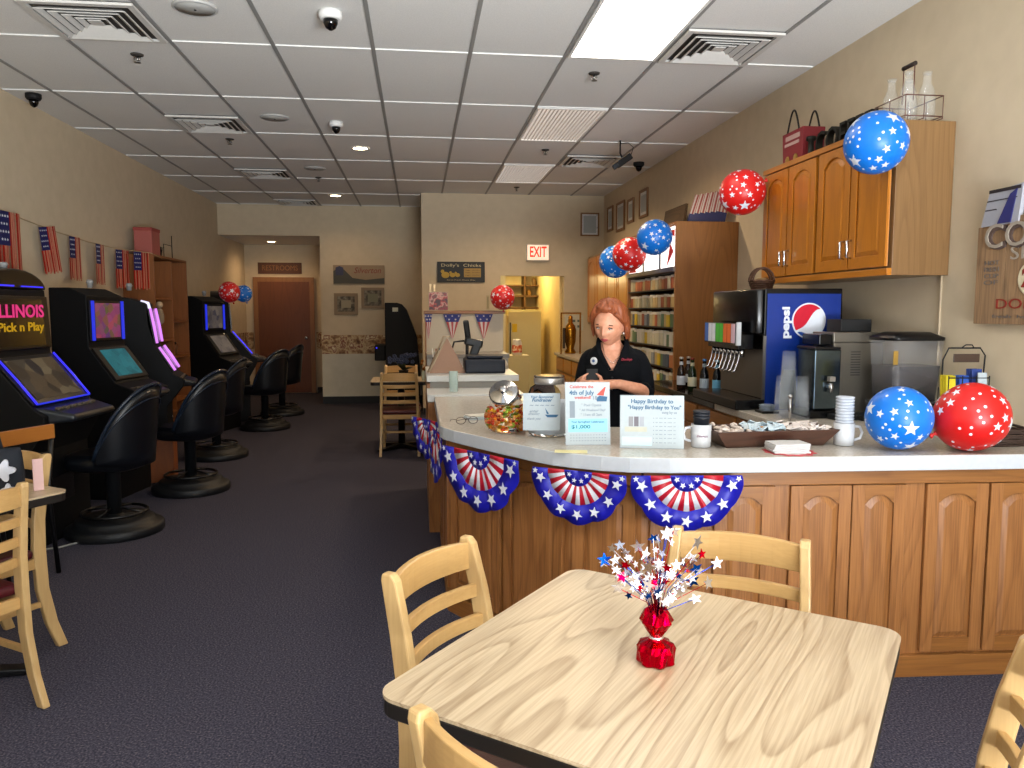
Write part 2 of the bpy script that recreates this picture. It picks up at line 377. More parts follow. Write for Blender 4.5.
for x, y, z, l in ((-.56, 8.1, H, 'lit recessed ceiling lamp, the nearer one'), (-1.15, 11.4, H, 'lit recessed ceiling lamp near the back wall'), (-2.45, 13.6, 2.65, 'lit recessed lamp in the low hall ceiling')):
    t = thing('recessed_light', l, 'light', (x, y, z), 0, 'recessed ceiling lamps')
    M().lathe([(.095, -.0005), (.095, -.006), (.075, -.008), (.072, -.004)], 28, cap=False).build('trim_ring', white, t)
    M().lathe([(.074, -.002), (.06, -.004), (.02, -.005)], 24).build('lens', emis('lamp_glow', '#ffe2b0', 30, '#ffffff'), t)
# small security camera on a bent bracket
t = thing('bracket_camera', 'small black camera on a thin bracket under the ceiling', 'camera', (1.96, 7.45, H))
b = M(); b.tube([(0, 0, 0), (0, 0, -.12), (.02, 0, -.16)], .008, 8); b.tube([(0, 0, -.03), (.08, 0, -.02), (.13, .0, -.06), (.11, 0, -.13), (.07, 0, -.16)], .004, 6); b.build('bracket', blackm, t)
M().at(.04, 0, -.19, ry=R(-35)).box(0, 0, 0, .17, .06, .06).build('body', black, t, .01)
M().at(-.03, 0, -.235, ry=R(-35)).box(-.02, 0, 0, .05, .05, .05).build('lens', mat('lens_grey', '#33363c', .2), t, .01)

# ================================================================ BAR
oak = wood('oak', '#a36d3c', '#5e3415', 'Z', 1.7, 6, .65, .38, .5, spec=.5)
oakx = wood('oak_across', '#96622f', '#5a3214', 'X', 1.5, 5, .5, .38, .5)
oaky = wood('oak_along', '#96622f', '#5a3214', 'Y', 1.5, 5, .5, .38, .5)
oakr = wood('oak_red', '#b5712f', '#7c441a', 'Z', 1.4, 5, .45, .35, .45)
topm = speckle('countertop', [(.35, '#b5ac9f'), (.5, '#beb5a8'), (.65, '#c6bdb0')], 90, .22, 0, 3, spec=.5)
edgem = mat('countertop_edge', '#c2c7ce', .3)
def arch_pts(w, z0, z1, rise, n=14):
    """outline with a cathedral arch on top, spanning x -w/2..w/2"""
    p = [(-w/2, z0), (w/2, z0), (w/2, z1-rise)]
    for i in range(1, n): 
        u = 1 - 2*i/n; c = max(0, 1-(abs(u)/.93)**2.3); p.append((u*w/2, z1-rise + rise*c))
    p.append((-w/2, z1-rise)); return p
def door(name, parent, x, z0, w, h, m, mx, rise=.035, fr=.05, y=0, ry=0, loc=None, handle=None):
    """raised panel door facing -Y; local origin at its bottom centre"""
    b = M(); t = .018; rl = rise
    b.bb(-w/2, w/2, -.008, 0, 0, h)                                   # backing
    b.bb(-w/2, -w/2+fr, -t, -.008, 0, h); b.bb(w/2-fr, w/2, -t, -.008, 0, h)
    b.bb(-w/2+fr, w/2-fr, -t, -.008, 0, fr*1.1, 1)
    iw = w-2*fr; a = arch_pts(iw, 0, h-fr*.8, rl)[2:]
    b.prism([(-iw/2, h), (iw/2, h)] + a, -t, -.008, 1, 'xz')
    def ins(d, yy): return [(px, yy, pz) for px, pz in arch_pts(iw-2*d, fr*1.1+d, h-fr*.8-d, rl*(1-d*3))]
    b.loft([ins(.004, -.0085), ins(.006, -.0095), ins(.026, -.0175), ins(.029, -.0175)], 0, True, True, False)
    o = b.build(name, [m, mx], parent, .0012, 1)
    o.location = loc if loc else (x, y, z0); o.rotation_euler.z = ry
    return o
P = [(.15, 5.0), (.15, 3.72), (.60, 3.02), (.86, 2.87), (2.67, 2.765)]
def lerp(a, b, t): return (a[0]+(b[0]-a[0])*t, a[1]+(b[1]-a[1])*t)
# worktop
S1 = [(.10, 5.06), (.10, 3.76), (.115, 3.70), (.16, 3.60), (.35, 3.28), (.47, 3.09), (.53, 3.01), (.60, 2.95), (.70, 2.885), (.80, 2.84), (.95, 2.81), (1.2, 2.785), (2.665, 2.705)]
S2 = [(2.665, 3.58), (1.15, 3.58), (.9, 3.62), (.78, 3.75), (.72, 3.95), (.70, 5.06)]
top = thing('bar_worktop', 'long pale curved bar worktop with white front edge', 'worktop', (0, 0, .86))
n1 = len(S1); allp = S1+S2; N_ = len(allp); b = M()
vs = [(x, y, 0) for x, y in allp]+[(x, y, .06) for x, y in allp]
b.add(vs, [tuple(range(N_))[::-1], tuple(range(N_, 2*N_))], 0); b.add(vs, [(i, (i+1) % N_, N_+(i+1) % N_, N_+i) for i in range(N_)], 1)
b.build('slab', [topm, edgem], top, .004)
def bar_unit(name, label, A, B, doors, depth=.45, kick=.09):
    """run of bar base between two floor points; doors = list of (t0, t1) along it in metres"""
    A = Vector(A); B = Vector(B); L = (B-A).length; rz = math.atan2(B.y-A.y, B.x-A.x)
    t = thing(name, label, 'cabinet', (A.x, A.y, 0), rz)
    b = M(); b.bb(0, L, 0, .03, kick, .859); b.build('carcass', oak, t)
    M().bb(0, L, -.02, -.001, .80, .859).build('top_rail', oakx, t, .002)
    M().bb(0, L, -.022, .0295, 0, kick-.001).build('base_board', oakx, t, .002)
    for a, c in doors:
        door('door', t, (a+c)/2, .105, c-a, .69, oak, oakx, y=-.001)
    return t
bar_unit('bar_cabinet', 'long straight oak bar front with raised arched panels, right of the flag fans', P[3], P[4],
         [(.03, .25), (.285, .525), (.59, .835), (.84, 1.06), (1.145, 1.40), (1.41, 1.66)])
bar_unit('bar_cabinet', 'narrow oak bar front piece below the middle flag fan', P[2], P[3], [(.02, .28)])
bar_unit('bar_cabinet', 'angled oak bar front below the left flag fan', P[1], P[2], [(.02, .40), (.43, .81)])
bar_unit('bar_cabinet', 'oak side of the bar along the carpeted aisle', P[0], P[1], [(.03, .4), (.43, .82), (.86, 1.25)])
# ================================================================ TABLES AND CHAIRS
blond = wood('blond_wood', '#c6a470', '#a37d48', 'Z', 1.6, 4, .35, .33, .45, .15)
blondx = wood('blond_wood_across', '#c19a62', '#9c743e', 'X', 1.6, 4, .35, .33, .45, .15)
lam = wood('table_laminate', '#c6b294', '#82684a', 'Y', 1.5, 7, .8, .32, .35, .0, along=.17, spin=0, spec=.45)
burg = mat('burgundy_vinyl', '#4a0a16', .38, bump=.2, bscale=200)
def rect(a, c): return [(-a/2, -c/2), (a/2, -c/2), (a/2, c/2), (-a/2, c/2)]
def make_chair(label, loc, rz, group=None, seatm=burg):
    t = thing('dining_chair', label, 'chair', loc, rz, group)
    pth = [(.0, -.275, 0), (0, -.235, .12), (0, -.205, .28), (0, -.2, .45), (0, -.208, .58), (0, -.232, .72), (0, -.262, .845), (0, -.268, .862)]
    for s in (-1, 1):
        b = M(); xs = [.195, .19, .187, .186, .182, .178, .172, .172]
        ws = [.85, .95, 1, 1.05, 1.0, .95, .85, .5]
        rings = [[(s*x-.014, y-.026*w, z), (s*x+.014, y-.026*w, z), (s*x+.014, y+.026*w, z), (s*x-.014, y+.026*w, z)] for (_, y, z), x, w in zip(pth, xs, ws)]
        b.loft(rings, 0, True, True, False); b.build('leg', blond, t, .005, 2)
        b = M(); b.loft([[(s*.185+dx*k, .185+dy*k, z) for dx, dy in ((-.018, -.018), (.018, -.018), (.018, .018), (-.018, .018))] for z, k in ((0, .75), (.42, 1))], 0, True, True, False)
        b.build('leg', blond, t, .004, 2)
    for z, h in ((.81, .074), (.715, .036), (.635, .036), (.555, .036)):
        b = M(); rings = []
        yb = -.2 if z < .6 else (-.2 - (z-.55)*.22)
        for i in range(13):
            u = i/12*2-1; x = u*.172; y = yb - .035*(1-u*u); rise = .008*(1-u*u) if h > .05 else 0
            rings.append([(x, y-.009, z-h/2), (x, y+.009, z-h/2), (x, y+.009-h*.2*0, z+h/2+rise), (x, y-.009, z+h/2+rise)])
        b.loft(rings, 0, True, True, False); b.build('back_rail', blondx, t, .003, 2)
    b = M(); b.bb(-.175, .175, .175, .195, .375, .42); b.bb(-.175, .175, -.205, -.185, .375, .42)
    for s in (-1, 1): b.bb(s*.185-.01, s*.185+.01, -.18, .17, .375, .42)
    b.build('seat_frame', blondx, t, .002)
    b = M()
    for s in (-1, 1): b.bb(s*.186-.008, s*.186+.008, -.2, .17, .2, .225)
    b.bb(-.178, .178, -.012, .012, .2, .224); b.build('stretcher', blondx, t, .002)
    pts = [(-.2, -.175), (.2, -.175), (.215, .19), (.16, .212), (-.16, .212), (-.215, .19)]
    b = M(); b.prism(pts, .421, .462); b.build('seat', seatm, t, .018, 4)
    return t
def place(bc, f, label, group=None, src=None):
    L = math.hypot(*f); f = (f[0]/L, f[1]/L); loc = (bc[0]+f[0]*.262, bc[1]+f[1]*.262, 0); rz = math.atan2(-f[0], f[1])
    if src: return copy_tree(src, label, loc, rz)
    return make_chair(label, loc, rz, group)
G1 = 'ladder back chairs'
ch = place((.03, 1.935), (.81, -.58), 'blond ladder back chair at the left side of the front table')
place((.885, 2.01), (-.5, -.87), 'blond ladder back chair between the front table and the bar', src=ch)
place((.107, 1.03), (.785, .62), 'nearest blond chair cut by the bottom edge, pushed under the front table', src=ch)
place((1.07, 1.165), (-.80, .60), 'blond chair at the lower right corner of the view', src=ch)
place((-1.53, 2.80), (-.83, .55), 'blond chair at the left edge, nearer one of the left table', src=ch)
place((-1.76, 3.62), (-.55, -.83), 'blond chair at the left edge, behind the left table', src=ch)
place((-.2, 7.85), (0.02, 1), 'blond ladder back chair with its back to us at the small far table', src=ch)
place((-.2, 8.93), (0, -1), 'blond chair on the far side of the small far table, facing us', src=ch)

def table(label, loc, rz, w, d, topmat=lam):
    t = thing('dining_table', label, 'table', loc, rz)
    def rr(w, d, r=.05, n=6):
        p = []
        for cx, cy, a in ((w/2-r, d/2-r, 0), (-w/2+r, d/2-r, 90), (-w/2+r, -d/2+r, 180), (w/2-r, -d/2+r, 270)):
            for i in range(n+1): q = R(a+90*i/n); p.append((cx+r*math.cos(q), cy+r*math.sin(q)))
        return p
    M().prism(rr(w, d), .743, .75, smooth=False).build('tabletop', topmat, t)
    M().prism(rr(w-.002, d-.002), .71, .7428).build('edge_band', mat('dark_edge', '#1b1715', .45), t, .004)
    M().box(0, 0, .69, .34, .34, .038).build('mounting_plate', blackm, t)
    M().cyl(0, 0, .04, .672, .038, 20).build('pedestal', black, t)
    b = M()
    for k in range(4):
        b.at(0, 0, 0, rz=R(45+90*k)); b.loft([[(0, -.04, .02), (0, .04, .02), (0, .04, .06), (0, -.04, .06)], [(.33, -.03, 0), (.33, .03, 0), (.33, .03, .025), (.33, -.03, .025)]], 0, True, True, False)
    b.build('foot', black, t, .006)
    return t
table("large square blond laminate table in the foreground", (.50, 1.51, 0), R(-38.2), .845, .855)
table('table cut by the left edge of the view, with dark edge band', (-1.905, 3.20, 0), R(-34), .70, .70)
table('small table at the far half wall, between two blond chairs', (-.19, 8.35, 0), 0, .62, .62)

# chair with black metal frame and an oak top rail, beyond the left table
t = thing('metal_chair', 'black metal chair with thick oak top rail, at the left edge', 'chair', (-2.34, 4.50, 0), R(66))
# local: back at -Y
for s in (-1, 1):
    M().tube([(s*.15, -.26, 0), (s*.15, -.22, .45), (s*.14, -.27, .775)], .013, 8).build('leg', black, t)
    M().tube([(s*.15, .2, 0), (s*.15, .17, .44)], .013, 8).build('leg', black, t)
M().bb(-.22, .15, -.29, -.262, .775, .855).build('top_rail', wood('oak_rail', '#b06f30', '#8c5220', 'X', 1.5, 3, .4, .35), t, .004)
M().bb(-.19, .19, -.2, .2, .44, .48).build('seat', mat('black_vinyl', '#101114', .4), t, .015)
M().bb(-.13, .13, -.256, -.244, .55, .7).build('back_panel', MC['black_vinyl'], t, .004)

# floral handbag on the left table
t = thing('handbag', 'black handbag with white flower print on the left table', 'bag', (-1.70, 3.17, .75), R(20))
b = M(); rings = []
for z, k, d in ((0, .92, .9), (.01, 1, 1), (.09, 1.02, .95), (.17, .98, .6), (.195, .94, .3)):
    rings.append([(k*.15*math.copysign(abs(math.cos(a))**.6, math.cos(a)), d*.065*math.copysign(abs(math.sin(a))**.6, math.sin(a)), z) for a in [2*PI*i/28 for i in range(38)]])
b.loft(rings, 0)
def blob(b, cx, cz, r, n, mi, y=-.069):
    pts = [(cx+r*(1+.28*math.cos(n*a))*math.cos(a), cz+r*(1+.28*math.cos(n*a))*math.sin(a)) for a in [2*PI*i/40 for i in range(40)]]
    b.prism(pts, y, y+.02, mi, 'xz')
for cx, cz, r, n in ((-.09, .1, .035, 5), (.085, .115, .035, 5), (0, .05, .03, 4), (.02, .14, .018, 5), (-.03, .15, .02, 3), (.1, .04, .02, 4), (-.11, .03, .018, 5)): blob(b, cx, cz, r, n, 1, -.066 if cz < .12 else -.06)
b.build('body', [mat('bag_fabric', '#0e131d', .8), mat('flower_white', '#c9ccd6', .8)], t)
M().tube([(-.08, 0, .19), (-.07, 0, .25), (0, -.01, .275), (.07, 0, .25), (.08, 0, .19)], .007, 8).build('handle', MC['bag_fabric'], t)
tag(M().at(-1.545, 3.30, .751, rz=R(30)).bb(-.018, .018, -.006, .006, 0, .13).build('folded_card', mat('pale_pink_card', '#cfa9a4', .7)), 'pale pink card standing beside the floral handbag', 'card')

# ---------------------------------------------------------------- centrepiece
t = thing('star_centrepiece', 'patriotic foil star centrepiece with red weight on the front table', 'centrepiece', (.485, 1.50, .75))
foil = mat('red_foil', '#b3001d', .22, 1, bump=.6, bscale=90)
b = M(); rings = []
for z, r in ((0, .034), (.004, .038), (.03, .039), (.042, .034), (.05, .016), (.058, .012), (.07, .02), (.09, .034), (.108, .026), (.112, .02)):
    rings.append([(r*(1+.09*math.sin(7*a+z*90))*math.cos(a), r*(1+.09*math.sin(7*a+z*90))*math.sin(a), z + (.006*math.sin(5*a) if z > .1 else 0)) for a in [2*PI*i/36 for i in range(36)]])
b.loft(rings, 0, True, True, False); b.build('foil_weight', foil, t)
M().lathe([(.014, .05), (.016, .054), (.013, .058)], 16).build('tie_ribbon', mat('silver_foil', '#e8e8f2', .15, 1), t)
cols = [MC['silver_foil'], foil, mat('blue_foil', '#0b46a8', .2, 1), mat('white_star', '#eef2fb', .35)]
random.seed(11)
tips = []
for i in range(38):
    a = 2*PI*i*.382 + random.uniform(-.2, .2); e = random.uniform(.45, 1.45); L = random.uniform(.08, .165)
    tips.append((L*math.cos(a)*math.cos(e), L*math.sin(a)*math.cos(e)*.9, .095+L*(.15+math.sin(e))))
tips += [(-.075, 0, .185), (.08, -.01, .2), (.11, .0, .165), (.075, -.02, .14), (-.09, -.01, .205), (.0, 0, .26), (.02, .01, .27)]
w = [M(), M(), M()]; st = [M() for _ in cols]
for i, p in enumerate(tips):
    x, y, z = p; w[i % 3].tube([(0, 0, .08), (x*.25, y*.25, .08+(z-.08)*.55), (x, y, z)], .0009, 4)
    for j in range(3 if i < 38 else 1):
        q = Vector((x, y, z)).lerp(Vector((x*.3, y*.3, .08+(z-.08)*.6)), j*.42) + Vector((random.uniform(-.01, .01),)*3)*(j > 0)
        k = (0, 3, 0, 3, 1, 0, 2, 3, 0)[(i*2+j) % 9]; r = random.uniform(.007, .012) if j else random.uniform(.011, .017)
        st[k].at(q.x, q.y, q.z, rz=random.uniform(-.7, .7), rx=random.uniform(-.5, .5), ry=random.uniform(0, 1.2)); st[k].prism(star2d(r), -.0005, .0005, 0, 'xz')
for k in range(3): w[k].build('wire_spray', cols[k], t)
for k, c in enumerate(cols): st[k].build('foil_stars', c, t)['kind'] = 'stuff'
# ================================================================ GAMING MACHINES, STOOLS, LEFT WALL
gb = mat('machine_black', '#08080a', .28); gs = mat('machine_side', '#08090c', .6, spec=.25)
blueg = emis('blue_glow', '#3a34ff', 1.2); blue2 = emis('blue_glow_soft', '#2a3cff', .7)
pinkg = emis('pink_glow', '#e58cff', 1.1); whiteg = emis('white_glow', '#e8e4ff', 1.2)
def screen_mat(name, stops, s, sc=9):
    if name in MC: return MC[name]
    m = bpy.data.materials.new(name); m.use_nodes = True; MC[name] = m; nt = m.node_tree; b = nt.nodes['Principled BSDF']
    b.inputs['Base Color'].default_value = (.01, .01, .01, 1); b.inputs['Roughness'].default_value = .15
    tc = nt.nodes.new('ShaderNodeTexCoord'); n = nt.nodes.new('ShaderNodeTexVoronoi'); n.inputs['Scale'].default_value = sc
    nt.links.new(tc.outputs['Object'], n.inputs['Vector']); r = ramp(nt, stops)
    nt.links.new(n.outputs['Color'], r.inputs['Fac']); nt.links.new(r.outputs['Color'], b.inputs['Emission Color']); b.inputs['Emission Strength'].default_value = s
    return m
scA = screen_mat('screen_gold', [(0, '#241c14'), (.45, '#5c4a33'), (.6, '#7c6c50'), (.8, '#2c2420')], .55)
scT = screen_mat('screen_teal', [(0, '#0f5a66'), (.5, '#2f96a0'), (.8, '#1a7480')], .45, 14)
scP = screen_mat('screen_party', [(0, '#6a1450'), (.3, '#a03a80'), (.5, '#1e5a20'), (.65, '#b04060'), (.85, '#5a2a7a')], .55, 16)
scG = screen_mat('screen_grey', [(0, '#3a3440'), (.5, '#8a7c70'), (.9, '#4a4450')], .4, 14)
def machine(kind, label, loc, rz, dim=False):
    """front faces local +X, width along Y"""
    t = thing('gaming_machine', label, 'gaming machine', loc, rz, 'gaming machines along the left wall')
    w = .33 if kind == 'A' else .25
    prof = [(-.28, 0), (.2, 0), (.2, .62), (.36, .80), (.38, .86), (.22, .92), (.02, 1.20), (.02, 1.60), (-.12, 1.66), (-.28, 1.66)]
    if kind == 'A': prof = [(-.28, 0), (.2, 0), (.2, .60), (.30, .78), (.30, .84), (.24, .88), (-.02, 1.20), (-.04, 1.62), (-.28, 1.62)]
    if kind == 'C': prof = [(-.28, 0), (.2, 0), (.2, .62), (.34, .80), (.35, .86), (.26, .92), (.12, 1.16), (.07, 1.36), (.06, 1.55), (-.1, 1.6), (-.28, 1.6)]
    M().prism([(y, z) for y, z in prof], -w, w, 0, 'xz').build('cabinet', gs, t, .008)
    # the sloped and upper screens
    i0 = prof.index(max(prof, key=lambda p: (p[0] if p[1] > .85 and p[1] < .95 else -9))); 
    if kind == 'A':
        lo0, lo1 = Vector((.225, 0, .90)), Vector((-.005, 0, 1.185)); up0, up1 = Vector((-.02, 0, 1.235)), Vector((-.038, 0, 1.575))
    elif kind == 'C':
        lo0, lo1 = Vector((.255, 0, .935)), Vector((.13, 0, 1.145)); up0, up1 = Vector((.112, 0, 1.19)), Vector((.066, 0, 1.5))
    else:
        lo0, lo1 = Vector((.21, 0, .94)), Vector((.03, 0, 1.185)); up0, up1 = Vector((.02, 0, 1.25)), Vector((.02, 0, 1.56))
    def slab(name, a, c, hw, o, th, m, bevel=0):
        d = (c-a).normalized(); n = Vector((d.z, 0, -d.x))
        b = M(); q = []
        for oo in (o, o+th): q.append([tuple(a+n*oo+Vector((0, -hw, 0))), tuple(a+n*oo+Vector((0, hw, 0))), tuple(c+n*oo+Vector((0, hw, 0))), tuple(c+n*oo+Vector((0, -hw, 0)))])
        b.loft(q, 0, True, True, False); return b.build(name, m, t, bevel)
    slab('lower_bezel', lo0, lo1, w-.01, .001, .014, gb, .003); slab('upper_bezel', up0, up1, w-.01, .001, .014, gb, .003)
    k = .05
    d = (lo1-lo0)
    slab('lower_screen', lo0+d*.10, lo1-d*.08, w-.075, .0155, .002, scA if kind == 'A' else (scT if kind == 'B' and not dim else scG))
    d = (up1-up0)
    us = slab('upper_screen', up0+d*.06, up1-d*.06, w-.08, .0155, .002, mat('screen_black', '#060409', .12) if kind == 'A' else (scP if kind == 'B' and not dim else scG))
    if kind in 'AC':
        m_ = blueg if kind == 'A' else pinkg
        for s in (-1, 1):
            for a, c in (((lo0, lo1),) if kind == 'A' else ((lo0, lo1), (up0, up1))):
                dd = (c-a).normalized(); n = Vector((dd.z, 0, -dd.x)); o = n*.022
                M().tube([tuple(a+o+Vector((0, s*(w-.03), 0))), tuple((a+c)/2+o*1.2+Vector((0, s*(w-.03), 0))), tuple(c+o+Vector((0, s*(w-.03), 0)))], .007 if kind == 'A' else .013, 8).build('light_strip', m_, t)
        if kind == 'A': M().tube([tuple(lo0+Vector((.018, -w+.03, .012))), tuple(lo0+Vector((.018, w-.03, .012)))], .006, 8).build('light_strip', blue2, t)
        else:
            for s in (-1,): M().tube([(up1.x+.02, s*(w-.03), up1.z), (up1.x+.01, s*(w-.03), up1.z+.05), (up1.x-.05, s*(w-.03), up1.z+.065)], .013, 8).build('light_strip', whiteg, t)
    else:
        for s in (-1, 1): slab('light_strip', up0+Vector((0, s*(w-.045), 0)), up1+Vector((0, s*(w-.045), 0)), .018, .016, .006, blue2)
    if kind == 'A':   # rounded glowing crown
        b = M(); pts = [(-w, 1.62), (w, 1.62)] + [(w*math.cos(a), 1.62+.13*math.sin(a)) for a in [PI*i/16 for i in range(1, 16)]]
        b.prism([(p, q) for p, q in pts], -.26, -.03, 0, 'yz'); b.build('crown', gb, t, .01)
        M().bb(-.028, -.02, -.27, -.03, 1.635, 1.645).build('light_strip', blueg, t)
        M().bb(-.028, -.02, .05, .28, 1.635, 1.643).build('light_strip', blueg, t)
    # button deck
    b = M(); b.loft([[(.2, -w+.01, .78), (.2, w-.01, .78), (.2, w-.01, .9), (.2, -w+.01, .9)], [(.44, -w+.08, .80), (.44, w-.08, .80), (.44, w-.08, .84), (.44, -w+.08, .84)]], 0, True, True, False)
    b.build('button_deck', mat('deck_grey', '#20242a', .3), t, .02, 3)
    b = M()
    for i in range(6): b.bb(.3, .33, -.22+i*.075, -.17+i*.075, .868, .885)
    b.build('button', mat('button_dim', '#5c5346', .4), t, .004)
    M().lathe([(.02, 1.665 if kind != 'A' else 1.75), (.022, 1.70 if kind != 'A' else 1.77), (.03, 1.705 if kind != 'A' else 1.775), (.02, 1.73 if kind != 'A' else 1.79)], 14, c=(-.1, 0, 0)).build('signal_lamp', mat('lamp_cap', '#9a9a9a', .4), t)
    M().bb(.2, .206, -.12, .12, .25, .42).build('door_panel', gb, t, .004)
    M().at(.207, .0, .5, ry=R(90)).cyl(0, 0, 0, .01, .012, 12).build('lock', chrome, t)
    return t
m1 = machine('A', 'nearest gaming machine with rounded top and pink and yellow lettering', (-2.52, 5.30, 0), R(-6))
pk = emis('pink_letters', '#ff3d8e', .7); ye = emis('yellow_letters', '#e8b21c', .55)
text('ILLINOIS', .1, pk, (-.009, 0, 1.475), (R(90), 0, R(90)), m1, w=.50, h=.085, bold=.002)
text('Pick n Play', .1, ye, (-.0065, 0, 1.375), (R(90), 0, R(90)), m1, w=.48, h=.075, bold=.002)
machine('B', 'second gaming machine with blue light bars beside its colourful top screen', (-2.50, 6.54, 0), R(-10))
machine('C', 'third gaming machine with curved pink light strips at the screen edge', (-2.50, 7.42, 0), R(12))
machine('B', 'gaming machine beyond the shelf unit with blue lit top screen', (-2.54, 10.0, 0), R(-16), True)
machine('A', 'farthest left gaming machine with blue edge strip, in front of the hall', (-2.52, 10.9, 0), R(14))

sv = mat('stool_vinyl', '#0b0e14', .3); sb = mat('stool_base', '#0a0d12', .5)
stool = thing('bar_stool', 'nearest black gaming stool with round base, seen from behind', 'stool', (-2.04, 5.36, 0), R(168), 'black gaming stools')
M().lathe([(.30, 0), (.305, .012), (.305, .05), (.29, .065), (.25, .07), (.245, .095), (.23, .105), (.06, .115), (.05, .13)], 40).build('base', sb, stool)
M().lathe([(.045, .1), (.045, .42), (.06, .44)], 20).build('column', sb, stool)
b = M(); b.tube([(.2*math.cos(a), .2*math.sin(a), .14) for a in [2*PI*i/32 for i in range(32)]], .011, 8, closed=True)
for a in (0, PI/2, PI, 1.5*PI): b.tube([(.03*math.cos(a), .03*math.sin(a), .17), (.2*math.cos(a), .2*math.sin(a), .14)], .008, 6)
b.build('foot_ring', black, stool)
b = M(); rr = []
for z, k in ((.44, .85), (.455, .98), (.50, 1.0), (.535, .96), (.55, .8)): rr.append([(.03+.25*k*math.copysign(abs(math.cos(a))**.75, math.cos(a)), .225*k*math.copysign(abs(math.sin(a))**.75, math.sin(a)), z) for a in [2*PI*i/32 for i in range(32)]])
b.loft(rr); b.build('seat', sv, stool)
# wrap-around back, rear at local -X
def shell(rad, zlo, zhi, z0off=0):
    out = []
    for i in range(33):
        u = i/32*2-1; a = PI + u*R(82); k = max(0, 1-abs(u)**2.2)
        top = zlo + .06 + (zhi-zlo-.06)*k; bot = zlo + .03*(1-k)
        col = []
        for j in range(7):
            v = j/6; z = bot+(top-bot)*v; r = rad+.05*v*k
            col.append((r*math.cos(a), r*math.sin(a)*.98, z))
        out.append(col)
    return out
o_ = shell(.265, .47, 1.0); i_ = shell(.235, .48, .985)
b = M(); rings = []
for c1, c2 in zip(o_, i_): rings.append(c1 + c2[::-1])
b.loft(rings, 0, True, True, True); b.build('backrest', sv, stool)
b = M(); b.tube([(c[6][0], c[6][1], c[6][2]+.002) for c in o_], .012, 8); b.tube([(c[5][0]*1.02, c[5][1]*1.02, c[5][2]) for c in o_], .006, 6); b.build('piping', mat('stool_piping', '#1a2433', .2), stool)
copy_tree(stool, 'second black gaming stool, directly behind the nearest one', (-1.88, 6.55, 0), R(160))
copy_tree(stool, 'third black gaming stool, beside the third machine', (-2.05, 8.05, 0), R(172))
copy_tree(stool, 'fourth black gaming stool, standing before the shelf end', (-1.93, 9.95, 0), R(150))
copy_tree(stool, 'farthest black gaming stool, in front of the red door', (-1.95, 11.3, 0), R(160))
# pale cable on the carpet below the first machine
tag(M().tube([(-2.55, 5.0, .03), (-2.4, 4.93, .008), (-2.25, 5.0, .008), (-2.15, 5.12, .008), (-2.12, 5.2, .09), (-2.1, 5.28, .1)], .007, 6).build('power_cable', mat('cable_white', '#8a8a86', .5)), 'pale power cable on the carpet beside the nearest stool base', 'cable')
tag(M().at(-2.24, 6.98, 0, rz=R(8)).bb(-.11, .11, -.1, .1, 0, .42).bb(-.12, .12, -.105, .105, .42, .44).bb(-.06, .06, -.104, -.1, .3, .32).build('wooden_cabinet', wood('small_cab', '#8a4a1e', '#5c2c10', 'Z', 1, 4, .4), None, .003), 'small brown wooden box cabinet on the floor between machines', 'cabinet')

# ---------------------------------------------------------------- shelf unit on the left wall
sw = wood('shelf_wood', '#8a5428', '#5e3416', 'Z', 1.3, 4, .4, .45, .45)
t = thing('shelf_unit', 'tall open brown wooden shelf unit against the left wall', 'shelf', (-2.89, 9.08, 0))
x0, x1, y0, y1 = -.155, .16, -.58, .58
M().bb(x0, x1, y0, y0+.022, 0, 2.05).build('side_panel', sw, t, .001); M().bb(x0, x1, y1-.022, y1, 0, 2.05).build('side_panel', sw, t, .001)
M().bb(x0, x1, -.011, .011, .05, 2.03).build('divider', sw, t, .001)
M().bb(x0, x1, y0, y1, 2.05, 2.072).build('top_board', sw, t, .001); M().bb(x0, x0+.01, y0+.022, y1-.022, .05, 2.05).build('back_panel', sw, t)
for a, c, zs in ((y0+.022, -.011, (.05, .35, .75, 1.15, 1.6)), (.011, y1-.022, (.05, .45, .95, 1.35))):
    for z in zs: M().bb(x0+.01, x1-.005, a, c, z, z+.02).build('shelf', sw, t)
